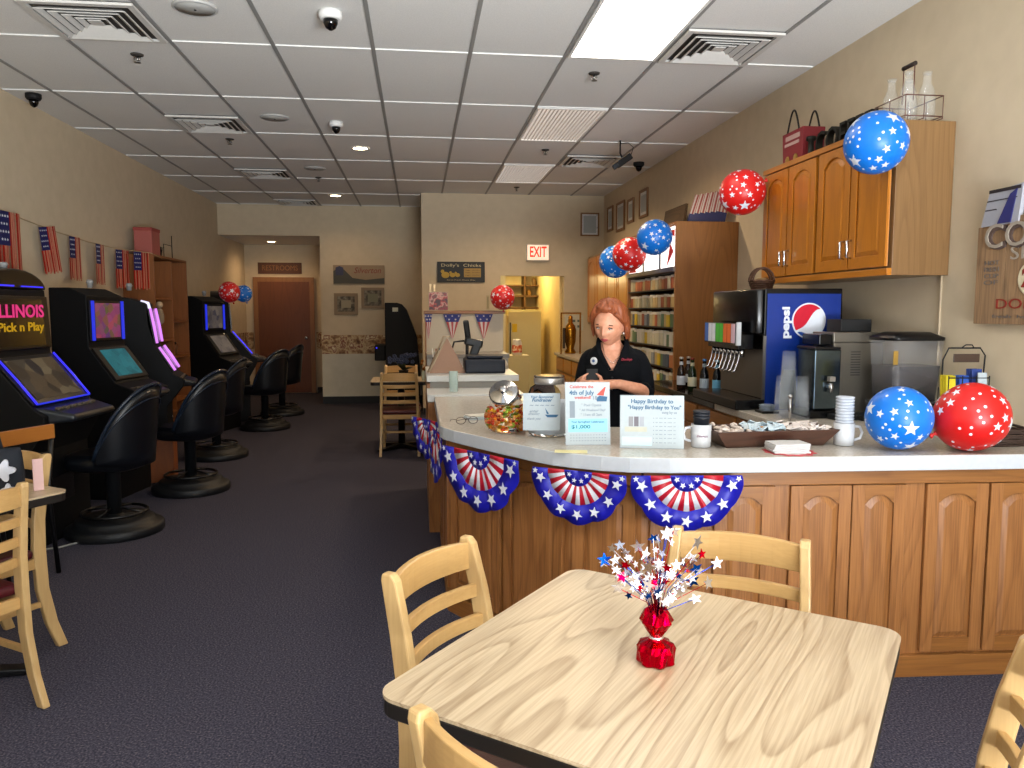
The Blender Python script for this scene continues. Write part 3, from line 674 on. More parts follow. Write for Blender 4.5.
# things on and in the unit
t = thing('gift_box', 'pink box standing on top of the wall shelf unit', 'box', (-2.87, 8.76, 2.073)); M().bb(-.09, .09, -.13, .13, 0, .27).build('box_body', mat('pink_box', '#a85a52', .6), t, .004); M().bb(-.095, .095, -.135, .135, .25, .285).build('lid', mat('pink_lid', '#9a3f3a', .6), t, .003)
def plant(name, label, loc, n, L, leaf, pot, r=.05, ph=.08, flower=None, wl=.016):
    t = thing(name, label, 'plant', loc); M().lathe([(r*.75, 0), (r, ph), (r*1.08, ph), (r*1.08, ph+.01), (r*.9, ph+.008)], 20).build('pot', pot, t)
    b = M()
    for i in range(n):
        a = i*2.4; e = R(25+ (i*37) % 60); d = Vector((math.cos(a)*math.cos(e), math.sin(a)*math.cos(e), math.sin(e)))
        l = L*(.6+.4*((i*7) % 5)/4); p0 = Vector((0, 0, ph)); p1 = p0+d*l*.55; p2 = p0+d*l+Vector((0, 0, -l*.15)); sd = Vector((-math.sin(a), math.cos(a), 0))*wl
        b.add([tuple(p0), tuple(p1-sd), tuple(p2), tuple(p1+sd), tuple(p1+Vector((0, 0, .004)))], [(0, 1, 4), (1, 2, 4), (2, 3, 4), (3, 0, 4)], 0, True)
    b.build('leaves', leaf, t, solid=.001)
    if flower:
        b = M()
        for i in range(flower[1]):
            a = i*2.4; rr = .03+.1*((i*5) % 7)/7; c = (rr*1.3*math.cos(a), rr*math.sin(a), ph+.1+.09*((i*3) % 5)/5)
            for k in range(5): b.at(c[0]+.014*math.cos(k*1.256), c[1], c[2]+.014*math.sin(k*1.256)).sph((0, 0, 0), 1, 8, 0, (.011, .006, .011))
            b.at()
        b.build('blossoms', flower[0], t)
    return t
leafd = mat('leaf_dark', '#26331c', .6)
plant('potted_plant', 'small dark plant on top of the wall shelf unit', (-2.87, 9.08, 2.073), 26, .14, leafd, blackm)
b = M()
b.tube([(-2.87, 9.3, 2.08), (-2.87, 9.3, 2.24), (-2.87, 9.6, 2.24), (-2.87, 9.6, 2.08)], .004, 6); b.tube([(-2.87, 9.6, 2.073), (-2.87, 9.6, 2.36)], .005, 6); b.bb(-2.9, -2.84, 9.28, 9.62, 2.073, 2.08)
tag(b.build('wire_holder', blackm), 'thin wire holder at the far end of the shelf unit top', 'holder')
t = thing('stuffed_toy', 'pale cloth doll hanging at the front edge of the shelf unit', 'toy', (-2.715, 8.58, 1.33))
M().lathe([(.01, 0), (.04, .03), (.045, .1), (.03, .16), (.015, .18)], 16).build('body', mat('doll_cloth', '#8a7a66', .8), t); M().sph((0, 0, .215), .036, 16).build('head', mat('doll_head', '#b8a183', .7), t)
for i, (y, z, c, h) in enumerate(((8.72, 1.17, '#6b6b64', .12), (8.85, 1.17, '#7b5a3a', .16), (9.3, .97, '#a79a86', .1), (9.45, .97, '#5e3f2c', .14), (8.75, .77, '#8d8474', .1), (9.3, .47, '#7f786e', .12))):
    t = thing('storage_jar', ['grey jar on the shelf unit, nearest in its row', 'brown jar beside the grey one in the shelf unit', 'pale jar in the far bay of the shelf unit', 'dark brown jar in the far bay of the shelf unit', 'grey beige jar low in the near bay of the shelf unit', 'jar at the bottom of the far shelf bay'][i], 'jar', (-2.85, y, z))
    M().lathe([(.03, 0), (.04, .01), (.042, h*.7), (.028, h*.9)], 16).build('body', mat('jar_'+c[1:], c, .4), t); M().cyl(0, 0, h*.9, h*1.05, .03, 16).build('lid', MC['machine_black'], t)
# ---------------------------------------------------------------- foil flag garland on the left wall
tag(M().tube([(-3.035, 5.9, 2.25), (-3.03, 6.45, 2.19), (-3.02, 7.0, 2.145), (-3.0, 7.6, 2.11), (-2.98, 8.2, 2.10), (-2.73, 8.44, 2.075), (-2.715, 8.8, 2.03)], .004, 6).build('garland_string', mat('string', '#b09a78', .7)), 'pale string of the flag garland on the left wall', 'string')
fred = mat('flag_red', '#a81c14', .3, .5, bump=.5, bscale=40); fwhite = mat('flag_pale', '#c98a76', .3, .5); fblue = mat('flag_blue', '#1a2466', .3, .4)
fl = thing('foil_flag', 'x', 'flag', (0, 0, 0), 0, 'foil flags of the left wall garland')
b = M(); w = .11; n = 13
for i in range(n):
    x = -w + 2*w*i/n; y = .006*math.sin(i*1.7)
    top = -.0 if i >= 6 else -.21
    b.bb(x, x+2*w/n*.9, y-.001, y+.001, -.42-.012*math.sin(i*2.3), top, i % 2)
b.build('fringe', [fred, fwhite], fl)
b = M(); b.bb(-w, -w+2*w*6/n-.003, -.008, -.006, -.21, 0, 0)
for r_ in range(4):
    for c_ in range(4 if r_ % 2 == 0 else 3): b.at(-w+.014+c_*.024+(.012 if r_ % 2 else 0), -.009, -.03-r_*.048).prism(star2d(.009), -.001, .001, 1, 'xz')
b.at(); b.build('canton', [fblue, mat('flag_star', '#c8ccd8', .4)], fl)
FL = [((-2.98, 6.16, 2.205), 82, 1.18, 'largest foil flag, nearest on the left wall garland'), ((-2.98, 6.74, 2.16), 74, .88, 'second foil flag of the wall garland, hanging slanted'), ((-2.98, 7.25, 2.125), 84, .88, 'third foil flag of the wall garland'), ((-2.97, 7.76, 2.105), 88, .88, 'fourth foil flag of the wall garland'), ((-2.95, 8.26, 2.09), 70, .9, 'fifth foil flag, just before the shelf unit'), ((-2.82, 8.43, 2.085), 55, .9, 'last foil flag, hanging over the front of the shelf unit')]
for i, (loc, a, s, lb) in enumerate(FL):
    o = fl if i == 0 else copy_tree(fl); o.location = loc; o.rotation_euler = (0, R(-9) if i == 1 else 0, R(a)); o.scale = (s, s, s); o['label'] = lb
# ---------------------------------------------------------------- balloons
def balloon(label, c, r, red, axis=(0, 0, -1), seed=0, knot=True, stretch=1.08):
    random.seed(seed)
    t = thing('balloon', label, 'balloon', c, 0, None)
    m = mat('balloon_red' if red else 'balloon_blue', '#d01a18' if red else '#0f74da', .38)
    ax = Vector(axis).normalized(); q = Vector((0, 0, -1)).rotation_difference(ax).to_matrix().to_4x4()
    def prof(v):   # v: unit vector in local frame with knot at -Z
        z = v.z; k = r*(1 + (.10 if z > 0 else .16*abs(z)**1.3)*(stretch-1)*6*0.5*abs(z))
        return v*k
    b = M(); rings = []; n = 40
    for i in range(29):
        th = -PI/2+.015 + (PI-.03)*i/28
        rings.append([tuple(q @ prof(Vector((math.cos(th)*math.cos(2*PI*k/n), math.cos(th)*math.sin(2*PI*k/n), math.sin(th))))) for k in range(n)])
    b.loft(rings, 0)
    # printed stars follow the skin
    placed = []
    for big in range(1, 170):
        v = Vector((random.gauss(0, 1), random.gauss(0, 1), random.gauss(0, 1))).normalized()
        s = .27 if big < 10 else (.145 if big < 55 else .075)
        if v.z < -.85: continue
        if any((v-p).length < s*1.0+ps*.95 for p, ps in placed): continue
        placed.append((v, s))
    for v, s in placed:
        a = v.orthogonal().normalized(); c2 = v.cross(a); ph = random.uniform(0, 6)
        pts = star2d(s, 5, .42, ph) if s > .1 else [(s*.6*math.cos(2*PI*i/8), s*.6*math.sin(2*PI*i/8)) for i in range(8)]
        def on(x, y, e=1.004):
            w_ = (v + a*x + c2*y).normalized(); return tuple(q @ (prof(w_)*e))
        vs = [on(0, 0)] + [on(x*.5, y*.5) for x, y in pts] + [on(x, y) for x, y in pts]; N = len(pts)
        fs = [(0, 1+i, 1+(i+1) % N) for i in range(N)] + [(1+i, 1+N+i, 1+N+(i+1) % N, 1+(i+1) % N) for i in range(N)]
        b.add(vs, fs, 1, True)
    b.build('latex_skin', [m, mat('balloon_print', '#dfe3ee', .4)], t)
    b = M(); b.x = q; kz = -prof(Vector((0, 0, -1))).length
    b.lathe([(.02*r/.15, kz+.006), (.006*r/.15, kz-.008), (.007*r/.15, kz-.012), (.015*r/.15, kz-.024), (.012*r/.15, kz-.026)], 12); b.build('knot', m, t)
    return t
balloon('big blue star balloon on the right of the near upper oak cabinet', (2.235, 3.62, 2.30), .148, False, (.5, .3, .6), 3)
balloon('red star balloon at the far left corner of the near upper cabinet', (2.16, 5.02, 2.27), .149, True, (.8, -.1, .4), 5)
balloon('blue star balloon on the corner of the tall oak unit', (1.93, 6.2, 2.08), .143, False, (.6, .3, .5), 8)
balloon('red star balloon between the two blue ones by the lit sign', (1.86, 6.7, 1.98), .147, True, (.5, .6, .3), 12)
balloon('blue star balloon partly behind the red one by the lit sign', (1.84, 7.12, 1.94), .150, False, (.4, .6, .4), 17)
balloon('red star balloon at the kitchen doorway', (.865, 7.93, 1.62), .125, True, (.1, .3, -.9), 21)
balloon('large blue star balloon lying on the bar', (1.915, 2.86, 1.052), .126, False, (.1, .7, -.6), 24, stretch=1.05)
balloon('large red star balloon lying on the right end of the bar', (2.185, 2.80, 1.06), .134, True, (-.9, .35, -.55), 31, stretch=1.15)
balloon('small red balloon over the far gaming machines', (-2.28, 9.8, 1.71), .125, True, (.2, .3, -.8), 41)
balloon('small blue balloon beside the small red one, over the far gaming machines', (-2.20, 10.2, 1.70), .105, False, (.2, .3, -.8), 44)

# thin ribbons tie the three balloons to the front edge of the tall display unit
ribbon = mat('ribbon_white', '#c9c9cc', .5)
for lab, c, y in (('blue star balloon on the corner of the tall oak unit', (1.93, 6.2, 2.08), 6.30), ('red star balloon between the two blue ones by the lit sign', (1.86, 6.7, 1.98), 6.75), ('blue star balloon partly behind the red one by the lit sign', (1.84, 7.12, 1.94), 7.15)):
    o = [q for q in bpy.data.objects if q.get('label') == lab][0]
    e = Vector((2.128, y, 2.205)) - Vector(c)
    M().tube([tuple(e*.45), tuple(e*.75+Vector((0, 0, .012))), tuple(e)], .0015, 5).build('ribbon', ribbon, o)
# ================================================================ ON THE BAR
ZB = .921
paper = mat('white_paper', '#aeb8bd', .6); ink = mat('ink_blue', '#2a5a7e', .6); inkr = mat('ink_red', '#b8463c', .6); inkg = mat('ink_grey', '#7f8a94', .6)
# flag fan bunting
fanb = mat('bunting_blue', '#1b1ba6', .35, bump=.5, bscale=18); fanr = mat('bunting_red', '#b5122c', .4, bump=.4, bscale=18); fanw = mat('bunting_white', '#dfe2ee', .4, bump=.4, bscale=18)
def fan(label, p, rz, r=.16, tilt=0, loc=None, squash=1.0):
    t = thing('bunting_fan', label, 'bunting', (p[0], p[1], .86), rz, None)
    def rip(x, z): return -.006 - .005*math.sin(math.atan2(-z, x)*13) * min(1, math.hypot(x, z)/r)
    b = M()
    def sector(r0, r1, a0, a1, mi, dy, n=4, scal=0):
        vs = []; fs = []
        for i in range(n+1):
            a = a0+(a1-a0)*i/n
            for k, rr in enumerate((r0, r1)):
                q = rr*(1 + (scal*abs(math.sin(a*5)) if k else 0)); x = q*math.cos(a); z = -q*math.sin(a)*squash
                vs.append((x, rip(x, z)-dy, z))
        for i in range(n): fs.append((2*i, 2*i+1, 2*i+3, 2*i+2))
        b.add(vs, fs, mi, True)
    sector(.66*r, r, 0, PI, 0, .0, 60, .05)
    N = 19
    for i in range(N): sector(.3*r, .66*r, PI*i/N, PI*(i+1)/N, 1 if i % 2 == 0 else 2, .0, 3)
    sector(.001, .3*r, 0, PI, 0, 0, 24)
    def st(x, z, s):
        y = rip(x, z)-.0035; b.add([(x, y, z)] + [(x+px, y, z+pz) for px, pz in star2d(s, a0=random.uniform(0, 6))], [(0, 1+i, 1+(i+1) % 10) for i in range(10)], 2)
    for i in range(7): a = PI*(i+.5)/7; st(.84*r*math.cos(a), -.84*r*math.sin(a)*squash, .019*r/.16)
    for i in range(4): a = PI*(i+.5)/4; st(.20*r*math.cos(a), -.20*r*math.sin(a)*squash, .0095*r/.16)
    for x in (-.93, .93): st(x*r, -.012, .013)
    b.build('fan_panel', [fanb, fanr, fanw], t, solid=.0006)
    return t
def along(i, s):
    A, B = Vector(P[i]), Vector(P[i+1]); d = (B-A).normalized(); n = Vector((d.y, -d.x)); q = A+d*s+n*.056; return (q.x, q.y), math.atan2(d.y, d.x)
fan('left star fan bunting on the angled part of the bar', (.262, 3.345), R(-55), .262, squash=.98)
fan('middle star fan bunting hanging below the bar edge', (.615, 2.905), R(-34), .195, squash=1.05)
fan('right star fan bunting, behind the foil centrepiece', (1.005, 2.775), R(-6), .21)
fan('folded star fan bunting hanging at the aisle side of the bar, the nearer one', (.085, 4.0), R(-82), .24, squash=1.1)
fan('folded star fan bunting at the aisle side, the one swung outwards', (.045, 4.42), R(-62), .17, squash=1.3)

# glass candy jar, tilted opening with a metal lid
t = thing('candy_jar', 'tilted glass jar full of wrapped orange candy with shiny lid', 'jar', (.405, 3.52, ZB), R(25))
prof = [(.055, .0), (.085, .012), (.105, .045), (.108, .08), (.095, .115), (.07, .14), (.06, .155), (.062, .165)]
b = M(); b.lathe([(r_, z) for r_, z in prof], 36, cap=True); b.build('glass_body', mat('jar_glass', '#fbfdfd', .03, trans=1, ior=1.1), t)
cc = ['#e0791c', '#d8a018', '#c8381c', '#8aa62c', '#e8a060', '#c0551c']
random.seed(5)
cb = [M() for _ in cc]
for i in range(230):
    z = random.uniform(.018, .115); rm = .098*math.sqrt(max(.05, 1-((z-.06)/.085)**2)) - .006
    r_ = rm*random.choice((1, 1, 1, .8, .6)); a = random.uniform(0, 2*PI); k = i % len(cc)
    cb[k].at(r_*math.cos(a), r_*math.sin(a), z, rz=random.uniform(0, 3), rx=random.uniform(0, 3)); cb[k].sph((0, 0, 0), 1, 8, 0, (.013, .008, .007))
for k, c in enumerate(cc): cb[k].build('candy', mat('candy_%d' % k, c, .3), t)['kind'] = 'stuff'
o = M().lathe([(.066, -.012), (.069, -.008), (.069, .006), (.062, .016), (.02, .02), (.018, .035), (.008, .04)], 32).build('lid', chrome, t); o.location = (-.035, -.03, .185); o.rotation_euler = (R(35), R(-38), 0)
o = M().lathe([(.064, 0), (.067, .004), (.067, .012), (.064, .016)], 32, cap=False).build('neck_ring', chrome, t); o.location = (0, 0, .155)
# second lid of the candy jar, lying behind it
t2 = thing('metal_lid', 'shiny round lid lying behind the candy jar', 'tin', (.50, 3.62, ZB)); o = M().lathe([(.055, 0), (.058, .004), (.058, .014), (.05, .022), (.012, .026)], 28).build('lid_body', chrome, t2)
M().tube([(-.02, 0, .025), (-.015, 0, .045), (.015, 0, .045), (.02, 0, .025)], .004, 6).build('handle', chrome, t2)
# large jar with a notice
t = thing('glass_jar', 'large clear glass jar with a white notice taped on it', 'jar', (.585, 3.42, ZB))
M().lathe([(.07, 0), (.092, .006), (.095, .02), (.095, .19), (.085, .215), (.066, .228), (.066, .262), (.07, .266), (.066, .27)], 36).build('glass_body', mat('jar_glass', '#fbfdfd', .03, trans=1, ior=1.1), t)
M().lathe([(.06, .01), (.085, .012), (.085, .15), (.08, .155)], 28).build('paper_slips', mat('slips', '#c9d0da', .8, bump=.8, bscale=25), t)
M().lathe([(.0675, .232), (.0695, .236), (.0695, .256), (.0675, .26)], 36, cap=False).build('rim_band', mat('tin', '#a8a4a0', .3, .8), t)
s = M().bb(-.082, .082, -.001, 0, 0, .165).build('notice', paper, t); s.location = (-.05, -.098, .035); s.rotation_euler.z = R(-8)
for i, (tx, w, z, c) in enumerate((('Your Sponsored', .10, .148, ink), ('Fundraiser', .09, .134, ink), ('~ ~ ~ ~ ~', .11, .112, inkg), ('enter', .04, .085, inkg), ('drawing', .05, .073, inkg), ('thank you', .06, .052, inkg))):
    text(tx, .01, c, (-.0 if i < 3 else -.035, -.0015, z), (R(90), 0, 0), s, w=w, ext=.0003, shear=.3, bold=.00025)
o = M().at(0, 0, 0).prism([(-.03, 0), (.03, 0), (.02, -.012), (-.02, -.012)], -.0014, -.0011, 0, 'xz').prism([(-.022, .002), (-.03, .03), (-.012, .004)], -.0014, -.0011, 0, 'xz').build('boat_drawing', ink, s); o.location = (.045, 0, .07)
# acrylic sign, fourth of July
def onsheet(f, tx, x, z, w, c, h=None, rows=None, sh=.0):
    y = -.0022; ang = R(9)
    o = text(tx, .01, c, (x, y*math.cos(ang)+z*math.sin(ang)*1.0, z*math.cos(ang)), (R(90-9), 0, 0), f, w=w, h=h, ext=.0002, bold=.00025, shear=sh); return o
def sign_holder(label, loc, rz, w, h):
    t = thing('counter_sign', label, 'sign', loc, rz)
    f = M().at(rx=R(-9)).bb(-w/2, w/2, -.0015, 0, .003, h).build('sign_sheet', paper, t)
    b = M(); b.at(rx=R(-9)).bb(-w/2-.002, w/2+.002, .0005, .003, 0, h+.003); b.at().bb(-w/2, w/2, .0, .06, 0, .003)
    b.build('acrylic_holder', mat('acrylic', '#eef6fb', .05, alpha=.35), t)
    return t, f
def patch(f, x, z, w, h, m, name='print_block', pts=None):
    b = M().at(rx=R(-9))
    if pts: b.prism([(x+p, z+q) for p, q in pts], -.0021, -.0016, 0, 'xz')
    else: b.bb(x-w/2, x+w/2, -.0021, -.0016, z-h/2, z+h/2)
    return b.build(name, m, f)
t, f = sign_holder('tall white counter sign for the fourth of July, left of the other sign', (.70, 3.12, ZB), R(-4), .185, .262)
onsheet(f, 'Celebrate the', -.025, .245, .1, inkr); onsheet(f, '4th of July', -.025, .22, .105, ink); onsheet(f, 'weekend!', -.02, .20, .07, inkr)
patch(f, .06, .215, 0, 0, inkr, 'rocket_drawing', [(-.022, -.005), (.012, .028), (.018, .03), (.008, -.008)]); patch(f, .06, .195, 0, 0, ink, 'wave_drawing', [(-.025, 0), (-.01, .012), (.024, .008), (.02, -.012), (-.02, -.012)])
onsheet(f, '18', .03, .198, .018, inkg); onsheet(f, '* Pool Opens', .015, .168, .085, inkg); onsheet(f, '* All Weekend Day!', .02, .147, .11, inkg); onsheet(f, '* 11am till 2am', .015, .128, .09, inkg)
patch(f, -.065, .15, .022, .07, inkg, 'photo_strip'); patch(f, 0, .083, .165, .056, mat('sky_band', '#8fd0e6', .6))
onsheet(f, 'Your Springfield Celebration', -.0, .098, .14, ink); onsheet(f, '$1,000', -.03, .077, .08, mat('ink_teal', '#1c6f80', .6), h=.018)
for z in (.045, .033, .021): onsheet(f, '- - - - - - - - - - - - -', 0, z, .15, inkg)
t, f = sign_holder('wide white birthday sign on the bar, right of the tall sign', (.94, 3.01, ZB), R(-13), .255, .215)
onsheet(f, 'Happy Birthday to', .0, .193, .17, ink); onsheet(f, '"Happy Birthday to You"', .01, .168, .215, ink); onsheet(f, 'sung by us', .07, .148, .06, inkg)
for i, z in enumerate((.13, .112, .096, .08, .064, .048, .03)): onsheet(f, '. .. ... .. .... ..', .05, z, .09, inkg)
for k, c in enumerate(('#8c8c90', '#6f6a72', '#a0a4ac')): patch(f, -.085+k*.022, .11, .018, .04, mat('figure_%d' % k, c, .6), 'figure_drawing')
patch(f, -.065, .078, .09, .02, mat('pale_flowers', '#b9b8a8', .6), 'flower_drawing'); patch(f, -.06, .03, .12, .035, mat('pale_cyan', '#bfe0ea', .6), 'print_block')
tag(M().at(.60, 2.985, ZB, rz=R(-12)).bb(-.065, .065, -.03, .03, 0, .0015).build('yellow_paper', mat('yellow_paper', '#e8dca0', .6)), 'pale yellow paper slip lying in front of the tall sign', 'paper')
# papers and spectacles
t = thing('paper_stack', 'small white folded papers lying beside the candy jar', 'paper', (.31, 3.98, ZB), R(10)); M().bb(-.07, .07, -.05, .05, 0, .012).build('sheets', paper, t); M().at(.0, .01, .0125, rz=R(12)).bb(-.06, .06, -.04, .04, 0, .006).build('top_sheet', mat('paper_cream', '#ded8cb', .6), t)
t = thing('spectacles', 'thin framed spectacles lying on the bar corner', 'spectacles', (.235, 3.78, ZB), R(15))
for s in (-1, 1): M().at(s*.032, 0, .02, rx=R(80)).tube([(.024*math.cos(a), .017*math.sin(a), 0) for a in [2*PI*i/20 for i in range(20)]], .0016, 6, closed=True).build('lens_rim', mat('frame_brown', '#4a3a34', .3), t)
b = M()
b.tube([(-.056, 0, .025), (-.06, .07, .02), (-.05, .12, .003)], .0015, 5); b.tube([(.056, 0, .025), (.03, .08, .018), (-.02, .11, .003)], .0015, 5); b.tube([(-.009, 0, .022), (0, 0, .026), (.009, 0, .022)], .0015, 5); b.build('temple', MC['frame_brown'], t)

def mug(label, loc, rz, inside):
    t = thing('mug', label, 'mug', loc, rz)
    M().lathe([(.034, 0), (.04, .004), (.042, .095), (.039, .095), (.036, .01), (.001, .008)], 32, cap=False).build('cup_body', mat('mug_white', '#c4c6ca', .15), t)
    M().tube([(-.04, 0, .08), (-.062, 0, .078), (-.072, 0, .055), (-.064, 0, .03), (-.04, 0, .022)], .006, 8).build('handle', MC['mug_white'], t)
    text('Dooleys', .02, mat('mug_script', '#7a3060', .5), (.0, -.0425, .05), (R(90), 0, 0), t, w=.045, ext=.0008, shear=.4)
    return t
t = mug('white mug holding black cups, left of the wooden tray', (1.155, 3.03, ZB), R(-15), 0)
lid = thing('paper_cup', 'black paper cups stacked upside down in the left mug', 'cup', (1.155, 3.03, ZB+.03)); 
for k in range(3): M().lathe([(.026, .0+k*.012), (.033, .09+k*.012), (.035, .09+k*.012), (.035, .096+k*.012), (.028, .098+k*.012)], 24).build('cup', mat('cup_black', '#20242c', .5), lid)
mug('white mug with a tall stack of white cups, right of the wooden tray', (1.765, 3.0, ZB), R(180-15), 0)
t = thing('cup_stack', 'tall stack of white foam cups standing in the right mug', 'cup', (1.765, 3.0, ZB+.012))
b = M()
for k in range(9):
    z = k*.0125; b.lathe([(.022, z), (.034, z+.085), (.037, z+.086), (.037, z+.091), (.034, z+.092), (.031, z+.088)], 28)
b.build('cups', mat('foam_white', '#c2c8d2', .6), t, )
# tray with mints, packets and sweets
t = thing('wooden_tray', 'long dark wooden tray full of wrapped sweets on the bar', 'tray', (1.46, 3.07, ZB), R(2))
wd = wood('walnut', '#4e3226', '#26160e', 'X', 1.6, 5, .6)
b = M(); b.bb(-.215, .215, -.075, .075, 0, .01)
def slope(pa, pb, qa, qb): b.loft([[pa, pb, (pb[0], pb[1], .01), (pa[0], pa[1], .01)]], 0) 
o0 = [(-.215, -.075), (.215, -.075), (.215, .075), (-.215, .075)]; o1 = [(-.27, -.11), (.27, -.11), (.27, .11), (-.27, .11)]
i0 = [(-.205, -.065), (.205, -.065), (.205, .065), (-.205, .065)]; i1 = [(-.258, -.098), (.258, -.098), (.258, .098), (-.258, .098)]
b = M(); b.loft([[(x, y, 0) for x, y in o0], [(x, y, .07) for x, y in o1], [(x, y, .07) for x, y in i1], [(x, y, .012) for x, y in i0]], 0, True, True, False)
b.build('tray_body', wd, t, .002)
for x in (-.09, .07): M().bb(x-.004, x+.004, -.088, .088, .0125, .066).build('divider', wd, t)
random.seed(9)
for nm, c, x0, x1 in (('mints', '#d8c8bc', -.235, -.1), ('packets', '#c3d3dc', -.085, .06), ('sugar_packets', '#e2d8d2', .08, .235), ('caramels', '#c98e4c', -.06, .1)):
    b = M()
    for i in range(60 if nm != 'caramels' else 12):
        b.at(random.uniform(x0, x1), random.uniform(-.08, .08), random.uniform(.05, .078), rz=random.uniform(0, 3), rx=random.uniform(-.6, .6), ry=random.uniform(-.6, .6))
        if nm in ('mints', 'caramels'): b.sph((0, 0, 0), 1, 8, 0, (.014, .009, .007))
        else: b.box(0, 0, 0, .045, .028, .004)
    o = b.build(nm, mat(nm, c, .45), t); o['kind'] = 'stuff'
# star doilies and napkins
def doily(label, x, y, r):
    t = tag(M().prism(star2d(r, 12, .86), 0, .0012).prism(star2d(r*.72, 12, .9), .0013, .0018, 1).build('paper_doily', [mat('doily_red', '#c23a44', .6), mat('doily_white', '#dfd9da', .6)]), label, 'doily'); t.location = (x, y, ZB)
    return t
doily('red edged paper doily under the folded napkins', 1.465, 2.88, .105); doily('red edged paper doily under the left mug', 1.16, 2.955, .0) if 0 else None
t = thing('napkin_stack', 'folded white napkins on a red doily before the tray', 'napkin', (1.455, 2.875, ZB+.002), R(-4))
for k in range(5): 
    b = M().at(random.uniform(-.004, .004), random.uniform(-.003, .003), k*.0075+.0003, rz=random.uniform(-.05, .05)); rr = []
    for i in range(9): x = -.072+.144*i/8; rr.append([(x, -.05, .001*math.sin(i*1.9+k)), (x, .05, .001*math.sin(i*1.3+k)), (x, .05, .0065+.0006*math.sin(i+k)), (x, -.05, .0065+.0006*math.sin(i*2+k))])
    b.loft(rr, 0, True, True, False); b.build('napkin', mat('napkin_white', '#c8c6c6', .8), t, .001)
# woven tray and sweetener rack at the wall end
t = thing('wicker_basket', 'dark woven basket at the right end of the bar', 'basket', (2.41, 2.98, ZB), R(0))
b = M()
for k in range(7): 
    z = .004+k*.0105; q = 1+k*.012
    pts = [(.13*q*math.copysign(abs(math.cos(a))**.5, math.cos(a)), .10*q*math.copysign(abs(math.sin(a))**.5, math.sin(a)), z+.002*math.sin(a*14+k*PI)) for a in [2*PI*i/56 for i in range(56)]]
    b.tube(pts, .0058, 6, closed=True)
b.bb(-.12, .12, -.09, .09, 0, .006); b.build('woven_body', mat('wicker_dark', '#3a2a22', .6), t)
for i, (x, y) in enumerate(((-.06, -.03), (.02, .0), (.07, .04))):
    M().at(x, y, .012, rz=i).lathe([(.02, 0), (.026, .01), (.026, .06), (.018, .075)], 16).build('creamer_cup', mat('creamer', '#a09284', .5), t)
t = thing('sweetener_rack', 'black wire rack holding yellow and blue sweetener packets', 'rack', (2.54, 3.32, ZB), R(-6))
b = M()
b.tube([(-.09, .03, 0), (-.085, .03, .33), (-.06, .03, .385), (.09, .03, .385), (.115, .03, .35), (.10, .03, 0)], .004, 6)
b.tube([(-.10, -.05, .14), (.09, -.05, .14)], .003, 6); b.tube([(-.10, -.05, .25), (.09, -.05, .25)], .003, 6)
b.tube([(.0, .03, .385), (.02, .03, .40), (.05, .03, .40), (.06, .03, .385)], .003, 6)
for x in (-.1, -.035, .03, .09): b.tube([(x, -.05, .26), (x, -.05, .09), (x, .03, .09), (x, .03, .2)], .003, 6)
b.tube([(-.09, .03, .24), (.11, .03, .24)], .003, 6); b.tube([(-.1, -.05, 0), (-.1, -.05, .1)], .003, 6); b.tube([(.09, -.05, 0), (.09, -.05, .1)], .003, 6); b.build('wire_frame', blackm, t)
M().bb(-.04, .085, .022, .027, .318, .358).build('name_plate', mat('plate_brown', '#3d2a1e', .4), t, .004)
for nm, c, x, h in (('yellow', '#d8c41c', -.075, .16), ('blue', '#1d4fae', -.012, .16), ('navy', '#203a80', .05, .19)):
    for k in range(3): M().at(0, k*.018-.038, .1, rx=R(-6)).bb(x-.024, x+.024, 0, .012, 0, h).build('packet', mat('packet_'+nm, c, .5), t, .002)
M().at(.056, -.055, .215, rx=R(-6)).bb(-.02, .022, 0, .004, 0, .06).build('price_card', paper, t)
# ================================================================ RIGHT WALL
# back counter along the right wall
t = thing('back_counter', 'oak back counter with pale top along the right wall', 'counter', (2.235, 4.55, 0))
y0, y1 = -.93, 1.62
M().bb(-.40, .432, y0, .05, .865, .908).build('counter_top', topm, t, .004); M().bb(-.40, .432, .055, y1, .865, .908).build('dark_counter_top', mat('dark_stone', '#241d1a', .12), t, .004)
M().bb(-.38, .432, y0+.01, y1, .1, .864).build('carcass', oak, t); M().bb(-.34, .432, y0+.01, y1, 0, .099).build('toe_kick', blackm, t)
for i in range(4):
    o = door('door', t, 0, 0, .58, .60, oak, oakx); o.location = (-.382, y0+.33+i*.63, .12); o.rotation_euler.z = R(-90)
    M().at(-.402, y0+.33+i*.63, 0).bb(0, .019, -.29, .29, .735, .855).build('drawer', oaky, t, .002)

# soda fountain
t = thing('soda_fountain', 'tall black soda fountain with blue side panel and round logo', 'drink dispenser', (2.2, 4.22, .909))
D_, Hh = .70, .70
x0, x1 = -.23, .24
blk = mat('fountain_black', '#0b0b0d', .25)
M().bb(x0+.04, x1, 0, D_, .0, Hh-.27).bb(x0, x1, 0, D_, Hh-.27, Hh).build('body', blk, t, .006)
pts = [(x0-.001, 0.01), (x0-.001, D_-.01), (x0-.04, D_-.02), (x0-.065, D_-.10), (x0-.07, D_/2), (x0-.065, .10), (x0-.04, .02)]
M().prism(pts, Hh-.26, Hh-.005, 0, 'xy', True).build('upper_front', blk, t, .008)
M().bb(x0-.10, x0-.005, .12, .60, .345, .435).build('valve_housing', blk, t, .004)
M().bb(x0-.125, x0-.101, .10, .60, .375, .50).build('flavour_panel', mat('panel_dark', '#181a1f', .3), t, .003)
M().bb(x0-.127, x0-.1, .085, .10, .37, .505).build('panel_edge', mat('panel_edge', '#b9bcc0', .3), t)
